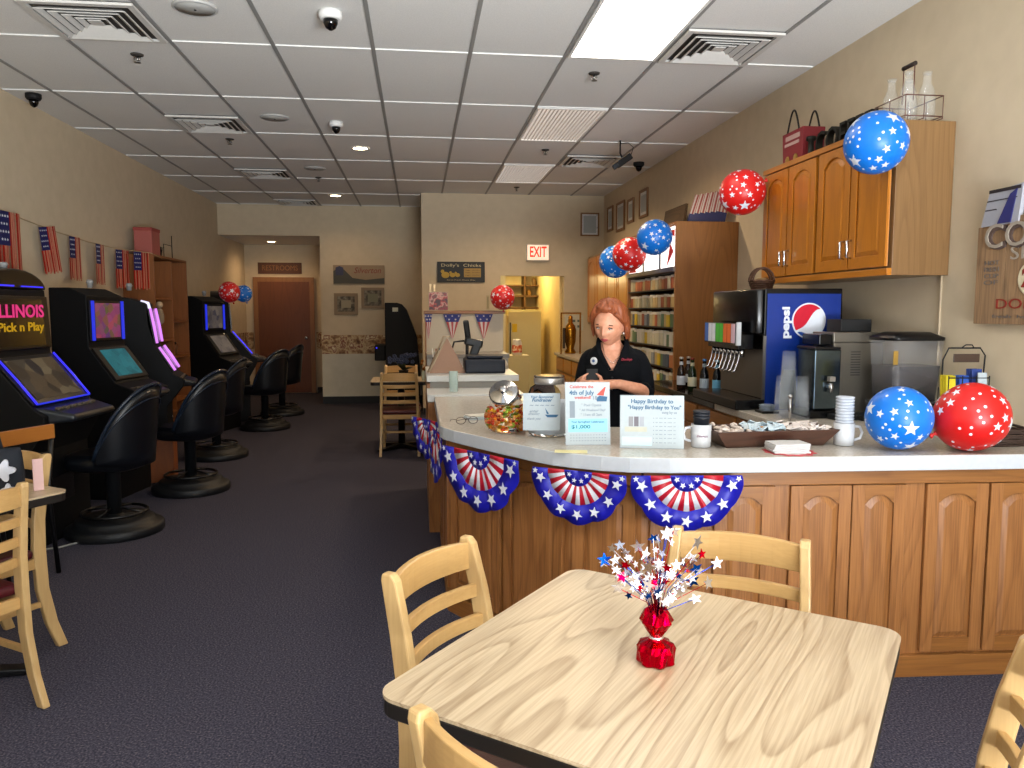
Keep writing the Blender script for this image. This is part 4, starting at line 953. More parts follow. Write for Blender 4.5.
cl = ['#c9a8b4', '#d0622c', '#d0622c', '#46a83a', '#46a83a', '#c9ccd2', '#c9ccd2', '#3a62a8']
for i in range(8):
    y = .115+i*.06
    M().bb(x0-.129, x0-.1255, y, y+.05, .382, .495).build('flavour_card', emis('card_%d' % cl.index(cl[i]), cl[i], .12, cl[i]), t, .001)
    b = M(); b.cyl(x0-.07, y+.025, .30, .345, .016, 12); b.at(x0-.08, y+.025, .34); b.tube([(0, 0, 0), (-.01, 0, -.06), (-.03, 0, -.12), (-.05, 0, -.13)], .0045, 6); b.build('valve', chrome, t)
M().bb(x0+.025, x0+.039, .02, D_-.02, .06, .345).build('splash_panel', mat('splash_steel', '#77736d', .35, .8), t)
b = M(); b.bb(x0-.16, x0+.024, .0, D_, 0, .058); b.build('drip_tray', blk, t, .006)
M().bb(x0-.006, x0+.012, -.008, -.001, .06, .43).build('corner_strip', steel, t)
blue_p = mat('deep_blue_panel', '#0b2f86', .3, coat=.3)
side = M().bb(x0+.013, x1-.012, -.006, -.0005, .0, Hh-.03).build('side_panel', blue_p, t)
lw = mat('logo_white', '#dfe4ee', .35); lr = mat('logo_red', '#c8102e', .35); lb = mat('logo_blue', '#0f4aa8', .35)
text('pepsi', .1, lw, (-.105, -.0085, .505), (R(90), R(-90), 0), side, w=.18, h=.062, bold=.004)
cx, cz, r = .035, .515, .103
b = M(); b.prism([(cx+r*math.cos(2*PI*i/48), cz+r*math.sin(2*PI*i/48)) for i in range(48)], -.009, -.0065, 0, 'xz')
rr = r*.92
def arcpts(a0, a1, n=20, q=rr): return [(cx+q*math.cos(a0+(a1-a0)*i/n), cz+q*math.sin(a0+(a1-a0)*i/n)) for i in range(n+1)]
top = arcpts(R(45), R(215)); c0, c1 = top[-1], top[0]
def sw(c0, c1, a, s): 
    d = (c1[0]-c0[0], c1[1]-c0[1]); nx, nz = d[1], -d[0]; l = math.hypot(nx, nz)
    return [(c0[0]+d[0]*k/12 + nx/l*a*math.sin(2*PI*k/12*.9)*s, c0[1]+d[1]*k/12 + nz/l*a*math.sin(2*PI*k/12*.9)*s) for k in range(1, 12)]
b.prism(top+sw(c0, c1, .012, 1), -.0105, -.009, 1, 'xz')
bot = arcpts(R(225), R(300)); b.prism(bot+sw(bot[-1], bot[0], .006, -1), -.0105, -.009, 2, 'xz'); b.build('round_logo', [lw, lr, lb], side)
# small brown basket with straw on top of it
t = thing('basket', 'small brown twig basket on top of the soda fountain', 'basket', (2.13, 4.62, 1.611))
b = M()
for k in range(5): b.tube([((.06+.004*k)*math.cos(a), (.05+.004*k)*math.sin(a), .007+k*.012+.003*math.sin(a*9+k*2)) for a in [2*PI*i/36 for i in range(36)]], .007, 6, closed=True)
for s in (0, .03, -.03): b.tube([(.07*math.cos(a), s, .05+.085*math.sin(a)) for a in [PI*i/12 for i in range(13)]], .006, 6)
b.build('woven_body', mat('twig_brown', '#4a2c1a', .7), t)
for k in range(9): pass
M().sph((0, 0, .045), 1, 14, 0, (.055, .045, .03)).build('straw_fill', mat('straw', '#8a6f48', .9, bump=1, bscale=80), t)

# iced tea brewer
t = thing('tea_brewer', 'stainless steel brewer with square tank, beside the soda fountain', 'brewer', (2.36, 4.0, .909))
bs = mat('brewer_steel', '#7d776d', .38, .6)
M().bb(-.12, .17, -.06, .16, 0, .40).build('body', bs, t, .004); M().bb(-.125, .175, -.065, .165, .401, .455).build('hood', bs, t, .004)
M().bb(-.20, -.126, -.05, .14, .385, .445).build('brew_head', blk, t, .006)
M().bb(-.27, -.1215, -.14, .05, .045, .365).build('tank', mat('tank_steel', '#5c6a72', .15, .9), t, .006); M().bb(-.275, -.1265, -.145, .055, .3655, .38).build('tank_lid', black, t, .004)
M().bb(-.05, .13, .0, .15, .456, .525).build('top_box', blackm, t, .003)
b = M()
for i in range(10): b.bb(-.02, .035, -.0615, -.0605, .22+i*.014, .226+i*.014)
b.build('vent_slots', mat('slot', '#3e3a35', .5), t)
b = M().at(-.19, -.14, .17, rx=R(90)); b.cyl(0, 0, 0, .035, .013, 12); b.at(-.19, -.17, .14).cyl(0, 0, 0, .05, .011, 10); b.build('spigot', chrome, t); M().bb(-.205, -.175, -.185, -.155, .20, .225).build('spigot_handle', mat('tag_grey', '#9a948c', .5), t)
M().bb(-.29, .17, -.15, .16, -.0, .0).build('base', blk, t) if 0 else M().bb(-.30, -.1215, -.16, .06, 0, .04).build('drip_tray', blk, t, .004)

# dispenser tub with black lid
t = thing('drink_tub', 'large clear tub of dark tea with black lid beside the brewer', 'dispenser', (2.525, 3.74, .909), 0)
tw, td = .155, .13
tubm = mat('clear_plastic', '#d9dbe0', .12, alpha=.16)
def ring4(w, d, z, r=.03):
    p = []
    for cx_, cy_, a in ((w-r, d-r, 0), (-w+r, d-r, 90), (-w+r, -d+r, 180), (w-r, -d+r, 270)):
        for i in range(5): q = R(a+22.5*i); p.append((cx_+r*math.cos(q), cy_+r*math.sin(q), z))
    return p
M().loft([ring4(.14, .12, .0), ring4(.15, .125, .10)], 0).build('stand', black, t)
M().loft([ring4(.125, .105, .105), ring4(.14, .12, .42)], 0, True).build('tub', tubm, t)
M().loft([ring4(.12, .10, .108), ring4(.131, .112, .29)], 0).build('tea', mat('dark_tea', '#241a22', .2), t)
M().loft([ring4(.143, .125, .421), ring4(.143, .125, .437), ring4(.10, .07, .462), ring4(.095, .066, .463)], 0).build('lid', black, t)
M().bb(-.15, -.125, -.127, -.124, .30, .37).build('label', mat('tub_label', '#b08a3a', .5), t)

# upside down clear cups on the counter
cupm = mat('clear_cup', '#eaf4ff', .05, alpha=.07); 
def cupstack(label, x, y, n, k=0):
    t = thing('cup_stack', label, 'cup', (x, y, .909), 0, 'clear cup stacks on the back counter'); b = M()
    for i in range(n): z = i*.026; b.lathe([(.046, z), (.046, z+.006), (.043, z+.01), (.034, z+.145), (.032, z+.147)], 28)
    b.build('cups', cupm, t); return t
cupstack('left one of the lower clear cup stacks by the blue panel', 1.935, 3.90, 4)
cupstack('middle one of the lower clear cup stacks by the blue panel', 2.02, 3.86, 4)
cupstack('right one of the lower clear cup stacks by the blue panel', 2.105, 3.82, 4) if 0 else None
cupstack('left one of the taller clear cup stacks by the blue panel', 2.0, 3.97, 9)
cupstack('right one of the taller clear cup stacks by the blue panel', 2.09, 3.95, 9) if 0 else None
# small tray with lids on the counter
t = thing('lid_holder', 'low black stand with pale cup lids beside the drip tray', 'holder', (2.0, 4.08, .909)); M().bb(-.1, .0, -.02, .08, 0, .012).build('base', black, t, .003)
for k in range(4): M().lathe([(.042, .013+k*.009), (.045, .017+k*.009), (.03, .021+k*.009)], 20, c=(-.05, .03, 0)).build('lid', mat('lid_clear', '#8d97a3', .2), t)
tag(M().at(1.93, 3.80, .909).cyl(0, 0, 0, .12, .008, 12).sph((0, 0, .125), .013, 12).build('straw_post', chrome), 'thin metal post standing before the clear cups', 'post')
tag(M().at(2.28, 3.80, .909, rz=R(8)).bb(-.12, .12, -.04, .05, 0, .028).bb(.0, .12, -.075, -.03, 0, .028).build('rubber_mat_block', blackm, None, .004), 'flat black plastic block before the tea brewer', 'block')

# row of bottles
def bottle(label, x, y, glass, lab, cap, z=.909, s=1):
    t = thing('bottle', label, 'bottle', (x, y, z), R(random.uniform(-20, 20)), 'beer bottles on the dark counter')
    M().lathe([(.026*s, 0), (.031*s, .004), (.031*s, .12*s), (.027*s, .15*s), (.014*s, .175*s), (.0125*s, .225*s), (.014*s, .228*s)], 24).build('glass_body', glass, t)
    M().lathe([(.0145*s, .222*s), (.0155*s, .226*s), (.0145*s, .236*s), (.008, .238*s)], 16).build('cap', cap, t)
    M().lathe([(.0315*s, .035*s), (.0318*s, .036*s), (.0318*s, .1*s), (.0315*s, .101*s)], 24, cap=False).build('label', lab, t)
    M().lathe([(.0148*s, .18*s), (.0142*s, .205*s)], 16, cap=False).build('neck_label', lab, t)
    return t
br = mat('bottle_brown', '#1f0f08', .08); gr = mat('bottle_green', '#13240f', .08); db = mat('bottle_dark', '#0d0f16', .08)
L1, L2, L3, L4 = mat('label_white', '#b9bcc2', .5), mat('label_cream', '#c4bda0', .5), mat('label_grey', '#a6b2bd', .5), mat('label_lightblue', '#6fb2d6', .5)
capw, capr, capb = mat('cap_pale', '#b9b4ae', .3, .5), mat('cap_red', '#7a2d22', .3, .5), mat('cap_blue', '#2a62a0', .3, .5)
random.seed(2)
bottle('leftmost bottle with white label on the dark counter', 1.905, 5.42, br, L1, capw)
bottle('second bottle from the left, cream label', 1.945, 5.30, gr, L2, capr)
bottle('third bottle from the left, grey label', 1.985, 5.17, db, L3, capb)
bottle('blue labelled bottle with pale blue neck, fourth from the left', 2.03, 5.05, db, L4, mat('cap_sky', '#8fc4dc', .3))
bottle('small amber bottle standing behind the blue labelled one', 2.14, 5.20, br, capr, capr, s=.95)
bottle('dark bottle with pale cap near the fountain', 2.19, 5.10, db, mat('label_dark', '#3a2a26', .5), L1, s=.98)
bottle('bottle with low cream label closest to the soda fountain', 2.25, 5.02, gr, L2, capb, s=.96)
bottle('bottle at the rear of the row against the tall oak unit', 2.03, 5.62, br, L1, capw, s=.96)

# ---------------------------------------------------------------- near upper cabinet
t = thing('wall_cabinet', 'near oak upper cabinet with four arched doors on the right wall', 'cabinet', (2.67, 4.365, 1.66))
cab = wood('oak_cabinet', '#80603c', '#5a3e22', 'Z', 1.1, 7, .5, .35, .4)
cabd = wood('oak_cabinet_door', '#b8721f', '#7a440f', 'Z', 1.4, 5, .4, .3, .4, coat=.2)
cabdx = wood('oak_cabinet_rail', '#b8721f', '#7a440f', 'Y', 1.4, 5, .4, .3, .4, coat=.2)
M().bb(-.31, -.002, -.725, .725, 0, .76).build('carcass', cab, t, .002)
M().bb(-.335, -.3105, -.725, .725, 0, .035).build('bottom_rail', cabdx, t, .001); M().bb(-.335, -.3105, -.725, .725, .73, .762).build('top_rail', cabdx, t, .001)
for i, yy in enumerate((-.535, -.185, .185, .535)):
    o = door('door', t, 0, 0, .335, .675, cabd, cabdx, .045, .055); o.location = (-.318, yy, .045); o.rotation_euler.z = R(-90)
    s = -1 if i % 2 == 0 else 1
    M().tube([(s*-.14*-1, -.018, .06), (s*.14, -.045, .065), (s*.14, -.045, .15), (s*.14, -.018, .155)], .006, 8).build('handle', chrome, o)
# on top: gift bag, black letter blocks, wire carrier with bottles
ZT = 1.66+.763
t = thing('shopping_bag', 'red printed paper bag with black handles on top of the oak cabinet', 'bag', (2.50, 4.87, ZT))
M().loft([[(-.07, -.13, 0), (.07, -.13, 0), (.07, .13, 0), (-.07, .13, 0)], [(-.075, -.14, .22), (.075, -.14, .22), (.075, .14, .22), (-.075, .14, .22)]], 0, True, True, False).build('bag_body', mat('bag_red', '#8e2a34', .5), t, .003)
M().bb(-.0765, -.0735, -.09, .1, .13, .15).build('print_band', mat('bag_print', '#c9a9a4', .5), t); M().bb(-.0765, -.0735, -.1, .09, .165, .195).build('print_band', MC['bag_print'], t)
for yy in (-.05, .06): M().at(-.0755, yy, .04, ry=R(-90)).lathe([(.028, -.001), (.028, .0015), (.012, .002)], 16).build('printed_flower', mat('flower_ochre', '#a9813c', .5), t)
for x in (-.07, .07): M().tube([(x, -.08+.16*i/14*1, .21+.14*math.sin(PI*i/14)) for i in range(15)], .006, 8).build('handle', mat('handle_dark', '#1c1412', .5), t)
t = thing('letter_block', 'row of black carved letters standing on the oak cabinet', 'ornament', (2.50, 4.36, ZT))
o = text('COFFEE', .16, mat('letter_black', '#16150f', .6), (-.02, -.02, .075), (R(90), 0, R(-90)), t, 'carved_letter', w=.60, h=.14, ext=.02)
M().bb(-.06, .04, -.34, .34, 0, .012).build('stand', MC['letter_black'], t)
t = thing('pillar_ornament', 'dark wooden spool ornament next to the red paper bag', 'ornament', (2.45, 4.67, ZT)); M().lathe([(.03, 0), (.03, .02), (.018, .03), (.018, .11), (.03, .12), (.03, .14)], 16).build('spool', MC['letter_black'], t)
t = thing('bottle_carrier', 'wire milk bottle carrier on top of the near oak cabinet', 'carrier', (2.50, 3.78, ZT))
b = M(); w_ = .10; l_ = .13
for z in (.02, .12): b.tube([(-w_, -l_, z), (w_, -l_, z), (w_, l_, z), (-w_, l_, z), (-w_, -l_, z)], .003, 6)
for x in (-w_, 0, w_):
    for y in (-l_, 0, l_): b.tube([(x, y, .01), (x, y, .12)], .0025, 6)
for x in (-w_, 0, w_): b.tube([(x, -l_, .01), (x, l_, .01)], .0025, 6)
b.tube([(0, -l_, .01), (0, l_, .01)], .0025, 6); b.tube([(0, -.04, .12), (0, -.04, .30)], .003, 6); b.tube([(0, .05, .12), (0, .05, .30)], .003, 6); b.build('wire_frame', mat('rust_wire', '#5c3a30', .5), t)
M().at(0, -.045, .30, rx=R(-90)).cyl(0, 0, 0, .1, .011, 12).build('grip', mat('grip_dark', '#241a14', .5), t)
for (x, y, l) in ((-.05, .07, 'glass milk bottle in the wire carrier, left rear'), (.05, .07, 'glass milk bottle in the wire carrier, far side'), (-.05, -.07, 'glass milk bottle in the wire carrier, right front'), (.05, -.07, 'glass milk bottle in the wire carrier, by the wall')):
    o = tag(M().at(2.5+x, 3.78+y, ZT+.015).lathe([(.038, 0), (.042, .005), (.042, .11), (.036, .14), (.02, .18), (.019, .22), (.024, .232), (.022, .234), (.017, .22)], 24).build('milk_bottle', mat('milk_glass', '#cfd2d0', .06, alpha=.14)), l, 'bottle', 'glass milk bottles in the carrier')

# coffee shop sign
t = thing('wall_sign', 'weathered wooden coffee shop sign at the right edge of the view', 'sign', (2.655, 3.03, 1.42))
pl = wood('sign_wood', '#9c7c5a', '#5a4330', 'Z', 1.5, 5, .7, .7, .5)
for k in range(4): M().bb(-.02, 0, -.36+k*.1835, -.36+k*.1835+.18, 0, .45+(.03 if k in (1, 2) else 0)).build('plank', pl, t, .002)
sg = mat('sign_cream', '#a59a8c', .6); sr = mat('sign_red', '#8a2a1c', .6); sgr = mat('sign_grey', '#6f6660', .6)
rot = (R(90), 0, R(-90))
text('COFFEE', .1, mat('sign_shadow', '#5b4a44', .6), (-.0225, .01, .39), rot, t, w=.60, h=.115, ext=.004, bold=.004)
text('COFFEE', .1, sg, (-.0285, .015, .395), rot, t, w=.60, h=.11, ext=.002)
text('SHOP', .1, sg, (-.0225, .0, .315), rot, t, w=.32, h=.06)
M().at(-.0215, .03, .20, ry=R(-90)).lathe([(.075, -.002), (.075, .003), (.07, .004)], 28).build('price_disc', mat('disc_cream', '#d9cfb0', .6), t)
text('25', .1, sr, (-.027, .03, .20), rot, t, w=.095, h=.085, bold=.003); text('DONUTS', .1, sr, (-.022, .02, .09), rot, t, w=.42, h=.045); text('fresh  hot  every  day', .1, sgr, (-.022, .0, .035), rot, t, w=.5, h=.02)
for k in range(4): text(('HOT', 'FRESH', 'CUP', 'OF')[k], .1, sgr, (-.022, .27, .28-k*.03), rot, t, w=.09, h=.02)
M().prism([(.345, .45), (.30, .60), (.10, .62), (.12, .45)][::-1], -.028, -.008, 0, 'yz').build('cup_board', mat('cup_board', '#a6a8b2', .6), t)
M().prism([(.24, .455), (.16, .455), (.13, .60), (.17, .58)], -.032, -.0285, 0, 'yz').build('blue_swoosh', mat('swoosh_blue', '#2b2e6e', .6), t)
b = M(); b.bb(-.031, -.0285, .11, .30, .597, .612)
b.bb(-.031, -.0285, .13, .31, .56, .564); b.bb(-.031, -.0285, .25, .32, .52, .524); b.build('cup_lines', mat('line_dark', '#2a2426', .6), t)
# conduit line on the wall
tag(M().bb(2.66, 2.669, 3.68, 3.69, 1.0, 1.66).build('wall_conduit', mat('conduit', '#bdab90', .6)), 'thin vertical cable cover on the right wall behind the black lid', 'cover')

# ---------------------------------------------------------------- tall oak unit with pack shelves
t = thing('display_unit', 'tall oak display unit with lit header and shelves of packs', 'cabinet', (2.4, 7.0, 0))
tow = wood('oak_tower', '#946030', '#64391a', 'Z', 1.0, 7, .5, .35, .4)
M().bb(-.27, .268, -.75, -.72, 0, 2.22).build('side_panel', tow, t, .001); M().bb(-.27, .268, .72, .75, 0, 2.22).build('side_panel', tow, t, .001)
M().bb(.20, .268, -.72, .72, 0, 2.19).build('back_panel', mat('unit_back', '#c9ccc8', .6), t)
M().bb(-.27, .268, -.72, .72, 2.19, 2.22).build('top_board', tow, t, .001)
for z in (.62, .80, .98, 1.16, 1.33, 1.50, 1.66, 1.80): M().bb(-.262, .199, -.72, .72, z, z+.012).build('shelf', mat('shelf_dark', '#25221f', .5), t)
M().bb(-.26, .199, -.72, .72, 0, .61).build('lower_cabinet', tow, t)
M().bb(-.285, -.262, -.72, .72, 1.815, 1.85).build('header_rail', steel, t)
M().bb(-.26, -.245, -.72, .72, 1.851, 2.189).build('header_panel', emis('header_glow', '#ffffff', 1.2, '#ffffff'), t)
for y in (-.3, .2): M().bb(-.268, -.2605, y-.02, y+.02, 1.851, 2.189).build('header_mullion', steel, t)
M().prism([(-.58, 2.05), (-.50, 1.87), (-.66, 1.98)], -.266, -.261, 0, 'yz').prism([(-.68, 2.1), (-.55, 2.16), (-.68, 2.16)], -.266, -.261, 0, 'yz').prism([(.45, 1.86), (.7, 1.86), (.6, 1.98)], -.266, -.261, 0, 'yz').build('red_print', mat('header_red', '#b81c24', .5), t)
# packs on the shelves: one kind copied
pcs = ['#b8a070', '#a05030', '#c8c2a8', '#5c7a5a', '#d0b028', '#8a8f94', '#c07848', '#d8d4c8', '#4a5a6a', '#b0a888']
pm = [mat('pack_%d' % i, c, .5) for i, c in enumerate(pcs)]
proto = [M().bb(-.012, .012, -.028, .028, 0, .085).bb(-.0125, .0125, -.0285, .0285, .07, .0855, 1).build('cigarette_pack', [pm[i], pm[7]]) for i in range(10)]
random.seed(3); n = 0
rowname = ['bottom', 'second', 'third', 'fourth', 'fifth', 'sixth', 'top']
shz = (.62, .80, .98, 1.16, 1.33, 1.50, 1.66); used = set()
for si, z in enumerate(shz):
    for k in range(17):
        y = -.67+k*.083; i = [4, 2, 7, 3][random.randrange(4)] if si in (3,) else ([0, 6, 2, 9, 1][random.randrange(5)] if si > 4 else random.randrange(10))
        o = proto[i] if i not in used else proto[i].copy()
        if i in used: COL.objects.link(o)
        used.add(i); o.location = (2.4-.235+random.uniform(-.005, .005), 7.0+y, z+.0125); o.scale = (1, 1.3, random.uniform(1.45, 1.62) if si < 5 else random.uniform(1.25, 1.42))
        tag(o, 'small pack in the %s row of the tall display unit shelves' % rowname[si], 'pack', 'packs in the %s row of the display unit' % rowname[si])
for i in range(10):
    if i not in used: bpy.data.objects.remove(proto[i])
# on top of it
t = thing('wooden_plaque', 'brown rustic wooden sign leaning on top of the tall oak unit', 'sign', (2.50, 7.45, 2.225), R(0)); M().at(ry=R(8)).bb(-.012, .012, -.30, .32, 0, .27).build('board', wood('plaque_wood', '#5a4836', '#33271c', 'Y', 1.4, 5, .6, .7), t, .002)
M().bb(-.004, -.0, -.2, .2, .10, .108).build('groove', mat('plaque_ink', '#8a7a60', .6), t).rotation_euler = (0, R(8), 0)
t = thing('flag_bundle', 'bundle of small stick flags lying on the tall oak unit', 'flag', (2.45, 6.50, 2.222), R(50))
for k in range(6):
    o = M().at(0, -.14+k*.05, .0, ry=R(-10+4*k), rx=R(14)).bb(-.001, .001, -.05, .045, .10, .27, k % 2 and 0).bb(-.0012, .0012, -.05, .045, .0, .10, 1).tube([(0, -.055, -.0), (0, -.055, .3)], .003, 6, 2)
    o.build('stick_flag', [mat('stick_red', '#9c4a44', .6), mat('stick_blue', '#252a58', .6), mat('stick_wood', '#b09468', .6)], t)
for k in range(6):
    b = M()
    for j in range(3): b.at(-.002, -.14+k*.05, 0, ry=R(-10+4*k), rx=R(14)).bb(-.0022, .0022, -.035+j*.03, -.022+j*.03, .1, .268)
    b.build('flag_stripe', mat('stripe_pale', '#c9bdb4', .6), t)

# far upper cabinet and lower cabinet past the unit
t = thing('wall_cabinet', 'far oak upper cabinet behind the woman', 'cabinet', (2.67, 9.4, 1.30)); 
M().bb(-.31, -.002, -.95, 1.2, 0, .92).build('carcass', cab, t, .002)
for i in range(4):
    o = door('door', t, 0, 0, .5, .86, cabd, cabdx, .045, .06); o.location = (-.312, -.68+i*.53, .03); o.rotation_euler.z = R(-90)
t = thing('base_cabinet', 'oak base cabinet with pale top behind the woman', 'cabinet', (2.67, 9.4, 0)); M().bb(-.72, -.002, -.9, 1.4, .1, .86).build('carcass', cab, t); M().bb(-.75, -.002, -.92, 1.42, .861, .90).build('worktop', topm, t, .003); M().bb(-.68, -.002, -.9, 1.4, 0, .099).build('toe_kick', blackm, t)
for i in range(4):
    o = door('door', t, 0, 0, .5, .52, cabd, cabdx, .04, .06); o.location = (-.722, -.6+i*.55, .12); o.rotation_euler.z = R(-90)
    M().bb(-.74, -.7205, -.85+i*.55, -.35+i*.55, .67, .84).build('drawer', cabdx, t, .002)
# small picture frames on the right wall
fm = wood('thin_frame', '#8a6238', '#5c3c1c', 'Z', 1, 4, .4)
def frame(label, loc, rz, w, h, fw, m, inner, name='picture_frame', d=.02, mount=None):
    t = thing(name, label, 'picture', loc, rz); b = M()
    b.bb(-w/2, w/2, -d, 0, 0, fw); b.bb(-w/2, w/2, -d, 0, h-fw, h); b.bb(-w/2, -w/2+fw, -d, 0, fw, h-fw); b.bb(w/2-fw, w/2, -d, 0, fw, h-fw); b.build('frame', m, t, .002)
    M().bb(-w/2+fw, w/2-fw, -.008, -.002, fw, h-fw).build('print', inner, t)
    if mount: M().bb(-w/2+fw*2.2, w/2-fw*2.2, -.011, -.0085, fw*2.2, h-fw*2.2).build('centre_print', mount, t)
    return t
cert = speckle('certificate', [(.4, '#cfd2d6'), (.55, '#e0e2e4'), (.7, '#a9b0ba')], 22, .5)
for y, w, z, h, l in ((10.6, .30, 2.58, .34, 'farthest small framed print high on the right wall'), (10.05, .40, 2.53, .38, 'second framed print from the far corner on the right wall'), (9.56, .28, 2.58, .30, 'third framed print from the far corner on the right wall'), (9.0, .34, 2.58, .33, 'nearest small framed print high on the right wall')):
    frame(l, (2.669, y, z), R(-90), w, h, .03, fm, cert, mount=paper)
frame('framed certificate above right of the exit sign', (2.46, 10.999, 2.55), 0, .27, .33, .02, fm, cert, 'certificate_frame', mount=paper)
# ================================================================ REGISTER COUNTER AND FAR HALF WALL
t = thing('register_counter', 'stepped white topped register counter at the end of the bar', 'counter', (.06, 5.07, 0))
wt = mat('white_laminate', '#d3d3d0', .3)
M().bb(0, .62, .012, .45, 0, .88).build('carcass', oak, t); M().bb(-.005, .64, 0, .45, .881, .93).build('lower_top', wt, t, .003)
M().bb(0, .62, .46, 1.35, 0, .96).build('rear_carcass', oak, t); M().bb(-.005, .66, .44, 1.37, .975, 1.02).build('upper_top', wt, t, .003)
M().bb(.02, .6, .452, .47, .931, .974).build('riser', mat('riser_grey', '#8d8880', .5), t)
ZR = 1.091-.07
# wooden A frame board
t = thing('easel_board', 'pinkish wooden triangular board on the register counter', 'board', (.235, 5.72, ZR))
M().prism([(-.155, 0), (.115, 0), (-.02, .255), (-.03, .255)], -.006, .006, 0, 'xz').build('front_board', mat('easel_wood', '#a8836c', .6), t, .002)
M().at(rx=R(22)).prism([(-.17, 0), (-.15, 0), (-.025, .285), (.0, .285), (-.03, .285)], .012, .022, 0, 'xz').build('rear_leg', mat('easel_pale', '#b9a489', .5), t)
o = M().tube([(-.165, .07, 0), (-.05, .03, .27), (.0, .03, .27)], .008, 6).build('stay', MC['easel_pale'], t)
# navy cash box with barcode scanner
t = thing('cash_register', 'dark navy cash box unit on the register counter', 'register', (.49, 5.78, ZR)); M().bb(-.15, .15, -.12, .14, 0, .105).bb(-.135, .135, -.10, .12, .105, .13).build('body', mat('navy_plastic', '#0a1122', .5), t, .012, 3)
M().bb(-.12, .12, -.1215, -.12, .02, .06).build('drawer', mat('navy_dark', '#0c1120', .4), t)
t = thing('barcode_scanner', 'black scanner and card reader on a stand above the cash box', 'scanner', (.375, 5.98, ZR))
b = M(); b.cyl(0, 0, 0, .015, .06, 20); b.tube([(0, 0, .01), (0, 0, .15), (.0, -.01, .21)], .013, 8); b.build('stand', black, t)
M().at(.0, -.03, .30, ry=R(-8), rx=R(12)).bb(-.022, .022, -.02, .02, -.07, .09).build('receiver', black, t, .008)
M().at(.05, -.02, .215, ry=R(12)).bb(-.07, .07, -.04, .04, -.03, .03).build('head', black, t, .014, 3); M().at(.06, -.03, .15, ry=R(20)).bb(-.035, .03, -.03, .03, -.05, .05).build('grip', black, t, .01)
M().tube([(-.02, 0, .23), (-.10, 0, .22), (-.13, 0, .12), (-.10, 0, .02)], .008, 6).build('cable', black, t)
t = thing('ceramic_bowl', 'pale upturned bowl behind the cash box', 'bowl', (.62, 6.15, ZR)); M().lathe([(.10, 0), (.098, .03), (.07, .075), (.03, .095), (.004, .097)], 28).build('bowl_body', mat('bowl_pale', '#c8bfae', .4), t)
t = thing('glass_tumbler', 'tall clear glass tumbler on the lower step of the register counter', 'glass', (.235, 5.24, .931)); M().lathe([(.028, 0), (.03, .004), (.032, .14), (.029, .14), (.027, .012), (.002, .01)], 28, cap=False).build('tumbler_body', mat('tumbler_glass', '#cfe6e0', .05, alpha=.4), t)
t = thing('counter_caddy', 'small black pen caddy beside the triangular board', 'caddy', (.14, 6.2, ZR)); M().bb(-.03, .03, -.03, .03, 0, .09).build('cup', black, t, .004)
for k in range(3): M().tube([(-.015+.015*k, 0, .01), (-.03+.03*k, 0, .16)], .004, 6).build('pen', [white, MC['red_foil'], MC['ink_blue']][k], t)

# half wall with oak cap and pennants
t = thing('half_wall', 'pale half wall with an oak cap across the service area', 'wall', (.07, 8.0, 0))
M().bb(0, .81, 0, .10, 0, 1.45).build('wall_panel', mat('panel_pale', '#c9bfae', .7), t); M().bb(-.01, .83, -.02, .12, 1.451, 1.485).build('wood_cap', oakx, t, .004); M().bb(-.0, .012, -.012, -.001, 0, 1.45).build('corner_trim', oak, t)
t = thing('rear_counter', 'rear work counter standing against the half wall', 'counter', (.085, 7.5, 0)); M().bb(0, .79, .0, .485, 0, 1.02).build('carcass', mat('rear_white', '#b5b2ac', .5), t); M().bb(-.005, .80, -.01, .485, 1.021, 1.06).build('top', mat('rear_top', '#8f8c86', .4), t)
for x, r, l in ((.35, .095, 'flag pennant on the half wall, left one'), (.675, .095, 'flag pennant on the half wall, right one'), (.105, .04, 'flag pennant at the left corner of the half wall, partly wrapped')):
    t = thing('pennant', l, 'pennant', (x, 7.99, 1.448)); b = M()
    b.add([(-r, -.006, 0), (r, -.006, 0), (r*.68, -.006, -.08), (-r*.68, -.006, -.08)], [(0, 1, 2, 3)], 0)
    for i in range(5): x0, x1 = -r*.66+2*r*.66*i/5, -r*.66+2*r*.66*(i+1)/5; b.add([(x0, -.006, -.08), (x1, -.006, -.08), (x1*.12, -.006, -.25), (x0*.12, -.006, -.25)], [(0, 1, 2, 3)], 1+(i % 2))
    for i in range(5): b.add([(-r*.7+i*r*.35+px, -.0075, -.02-(i % 2)*.035+pz) for px, pz in star2d(.013)], [tuple(range(10))], 2)
    b.build('pennant_cloth', [mat('pennant_blue', '#23307e', .6), mat('pennant_red', '#b04a4e', .6), mat('pennant_white', '#cfc8c8', .6)], t, solid=.001)
t = thing('candy_picture', 'small colourful candy picture box standing on the half wall cap', 'picture', (.21, 8.05, 1.486)); M().bb(-.10, .10, -.03, .03, 0, .19).build('box_body', mat('box_white', '#b8a890', .5), t)
M().bb(-.095, .095, -.032, -.0305, .005, .185).build('photo_print', speckle('candy_print', [(.38, '#3a0e0e'), (.45, '#a82a22'), (.52, '#c89a8c'), (.58, '#5a3018'), (.66, '#8a1430')], 14, .4), t)
tag(M().lathe([(.02, 0), (.02, .26), (.018, .26), (.018, .01)], 16, c=(.105, 8.06, 1.486), cap=False).build('glass_tube', mat('tumbler_glass'), None), 'thin clear glass tube left of the candy picture box', 'glass') if 0 else None
t = thing('candle_pair', 'pair of pale thin candles behind the candy picture box', 'candle', (.13, 8.09, 1.486)); 
for x in (0, .04): M().cyl(x, 0, 0, .27, .011, 12).build('candle', mat('candle_wax', '#cfc3a8', .5), t)
